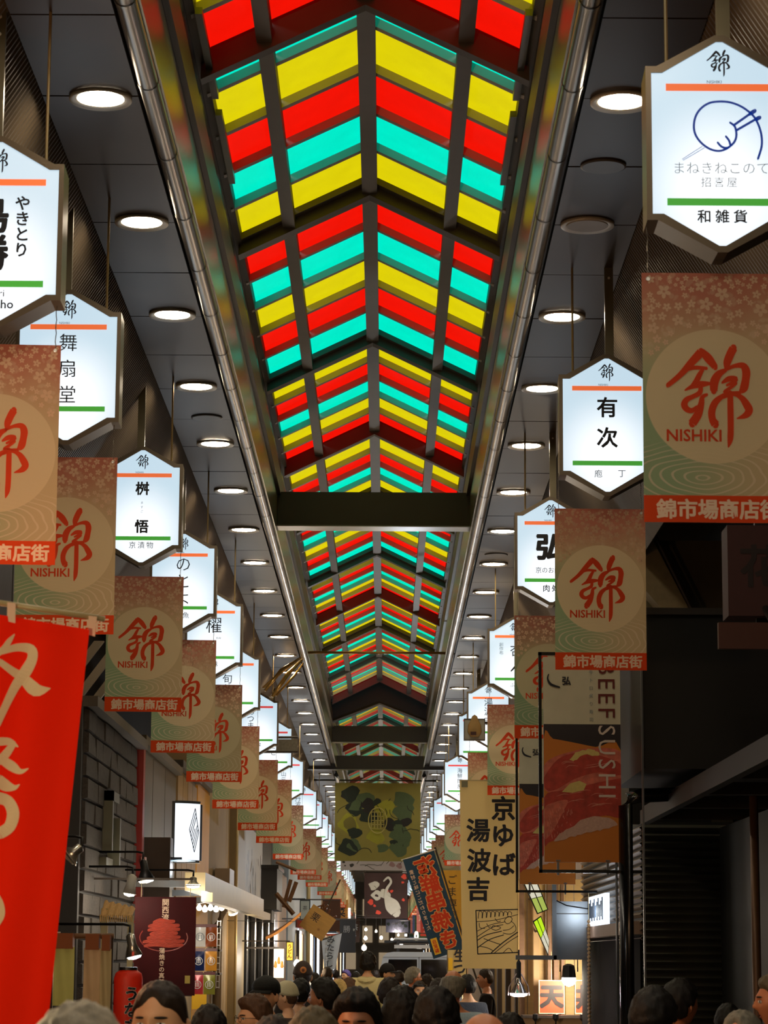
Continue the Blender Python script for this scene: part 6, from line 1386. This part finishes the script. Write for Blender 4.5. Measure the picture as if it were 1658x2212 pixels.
def badge(t, lk):
    m_ = MB().lathe([(.0, .006), (.022, .004), (.03, 0)], (0, 0, 0), 20, 'Y', cap=False); m_.v = [tuple(Vector((v[0], -(v[1]) - .118, v[2])) + HC + Vector((0, 0, .062))) for v in m_.v]
    o = lk('round_patch', m_.mesh('round_patch'), pm('orange_patch', (214, 132, 66), .7)); o['label'] = 'orange round patch'
    m2 = MB().lathe([(.0, .008), (.014, .0065)], (0, 0, 0), 14, 'Y', cap=False); m2.v = [tuple(Vector((v[0] - .002, -(v[1]) - .1185, v[2])) + HC + Vector((0, 0, .06))) for v in m2.v]; lk('patch_mark', m2.mesh('patch_mark'), pm('brown_patch', (110, 60, 36)))
def straps(t, lk):
    for s in (-1, 1):
        m_ = MB().tube([(s * .10, -.125, 1.18), (s * .105, -.11, 1.38), (s * .10, -.01, 1.475), (s * .10, .10, 1.40), (s * .105, .135, 1.2), (s * .11, .13, 1.05)], [.024] * 6, 8); lk('backpack_strap', m_.mesh('backpack_strap', smooth=True), pm('olive_strap', (64, 72, 44), .8))
def collar(t, lk):
    m_ = MB().lathe([(.066, 1.43), (.07, 1.47), (.062, 1.49), (.058, 1.47)], (0, -.008, 0), 20, cap=False); lk('collar', m_.mesh('collar', smooth=True), pm('pale_collar', (150, 168, 186), .8))
def necklace(t, lk):
    m_ = MB().tube([(.072 * math.cos(a), -.01 + .072 * math.sin(a), 1.475 + .006 * math.sin(2 * a)) for a in [math.tau * i / 16 for i in range(17)]], .009, 6); lk('white_collar', m_.mesh('white_collar', smooth=True), white_p)
def sungl(t, lk):
    m_ = MB().tube([HC + Vector((.085 * math.cos(a), .112 * math.sin(a), .075)) for a in [math.pi * (.05 + .9 * i / 12) for i in range(13)]], [.004] + [.012] * 11 + [.004], 6); lk('sunglasses', m_.mesh('sunglasses', smooth=True), blackg)
person('person with pale fluffy grey hair, blurred and nearest at the lower left', 172, 2158, 235, 5, 'grey', 'white', 'light', (190, 180, 160))
person('person with a dark crew cut and broad bright forehead turned towards the camera', 350, 2112, 128, 166, 'crew', 'dark', 'light', (40, 46, 60), tilt=.1)
person('person with plain black hair and a blue ear tag behind the crew cut man', 452, 2168, 80, 8, 'short', 'black', 'tan', (30, 32, 36))
person('person with brown hair and glasses facing left at the dark shop front', 552, 2153, 66, 115, 'messy', 'brown', 'light', (60, 50, 44), glasses=True)
person('person in a black flat cap and beige jacket with olive backpack straps', 577, 2108, 60, 150, 'short', 'dark', 'light', (196, 182, 150), cap='flat', capcol=(16, 18, 18), extra=straps)
person('person in a cream baseball cap pointing left', 622, 2121, 49, 78, 'short', 'brown', 'light', (70, 56, 50), cap='ball', capcol=(190, 180, 146))
person('person with slick black hair seen from behind beside the cream cap', 648, 2112, 46, -15, 'short', 'black', 'light', (60, 60, 60))
person('person in a brown cap with an orange round patch', 654, 2078, 42, 4, 'crew', 'dark', 'light', (44, 40, 40), cap='ball', capcol=(64, 48, 38), extra=badge)
person('person in profile facing left with black hair and a dark collar, left of centre', 703, 2110, 60, 70, 'short', 'black', 'tan', (34, 36, 40))
person('distant person with thin cropped hair below the dango flag', 706, 2087, 25, 0, 'crew', 'dark', 'light', (30, 30, 34))
person('distant person with violet hair and white top leaning left', 748, 2094, 20, 130, 'short', 'purple', 'light', (214, 214, 214))
person('person with straw coloured hair and pale jacket beside the hooded figure', 733, 2118, 32, 20, 'messy', 'blond', 'light', (200, 196, 180))
person('woman sized person with long brown hair left of the hooded figure', 752, 2112, 30, -60, 'long', 'brown', 'light', (130, 110, 84))
person('tall person in a cream hooded top seen from behind in mid street', 794, 2058, 29, -8, 'messy', 'black', 'light', (216, 204, 150), bulky=True, hood=True)
person('person with black curly hair, forehead and brows facing the camera at the bottom centre', 772, 2142, 98, 172, 'messy', 'black', 'tan', (30, 30, 34))
person('person with brown black hair and olive jacket, behind the long haired woman', 842, 2110, 52, 10, 'short', 'dark', 'light', (120, 104, 62))
person('person in a black cap facing right in front of the van', 834, 2082, 30, -110, 'short', 'black', 'light', (60, 56, 50), cap='ball', capcol=(20, 20, 24))
person('person with dark hair directly before the van window', 862, 2096, 23, 0, 'short', 'dark', 'light', (40, 40, 40))
person('person with long straight black hair, seen from behind at the bottom', 868, 2130, 76, -4, 'long', 'black', 'light', (24, 24, 26))
person('person with grey hair and glasses facing right in front of the van', 890, 2087, 32, -70, 'grey', 'grey', 'warm', (90, 92, 84), glasses=True)
person('person with sunglasses pushed up facing the camera before the van', 905, 2118, 34, 190, 'short', 'dark', 'light', (210, 206, 190), extra=sungl)
person('person with brown hair between the glasses man and the balding man', 922, 2104, 28, 20, 'long', 'dark', 'light', (90, 70, 50))
person('person with thick black hair and a pale collar, large at the bottom right of centre', 943, 2140, 90, 10, 'messy', 'black', 'light', (30, 32, 38), extra=collar)
person('balding person with a grey ring of hair and pale blue shirt', 978, 2090, 54, -8, 'ring', 'grey', 'warm', (160, 180, 196))
person('bald person with a shining orange lit scalp, lowest at centre right', 1046, 2172, 142, 0, 'bald', 'black', 'warm', (60, 52, 48))
person('person with black hair and a white collar edge right of the bald head', 1104, 2186, 74, 25, 'short', 'black', 'light', (22, 22, 24), extra=necklace)
person('person with short dark hair and black shirt facing left in the lit stall', 1050, 2091, 32, 88, 'crew', 'dark', 'tan', (26, 24, 26))
person('person with dark hair and red lit ear, left of two in the dark right side', 1408, 2128, 98, -28, 'short', 'black', 'warm', (26, 26, 30))
person('person with black hair turned away, right of the two in the dark right side', 1465, 2112, 74, -50, 'short', 'black', 'warm', (40, 34, 30))
person('person with cropped grey hair near the lower right corner', 1604, 2177, 104, 150, 'crew', 'grey', 'warm', (50, 50, 52))
person('person with black hair behind the grey cropped one at the lower right', 1572, 2166, 62, 0, 'short', 'black', 'warm', (30, 30, 32))
person('person in profile facing left, cut by the right edge of the photo', 1686, 2098, 84, 82, 'short', 'olive', 'warm', (60, 50, 44))
person('person with ash brown hair, blurred at the bottom left of centre', 676, 2172, 122, -6, 'short', 'olive', 'light', (34, 34, 36))
person('person with dark hair barely above the lower edge beside the ash brown hair', 590, 2192, 112, 0, 'short', 'dark', 'light', (40, 40, 40))
for i, (px, pt, w_) in enumerate(((724, 2094, 17), (768, 2098, 22), (812, 2096, 20), (680, 2100, 24), (945, 2112, 37), (1010, 2104, 36))):
    person(['small distant person with dark hair right of the dango flag', 'small distant person with dark hair left of the hooded figure', 'small distant person at the left edge of the van', 'small person with dark hair behind the profile man', 'person with dark hair low in front of the van window', 'person with dark hair right of the balding man'][i], px, pt, w_, [10, -20, 0, 15, -30, 30][i], 'short', ['dark', 'black'][i % 2], 'light', [(50, 50, 56), (90, 84, 80), (60, 66, 80)][i % 3])
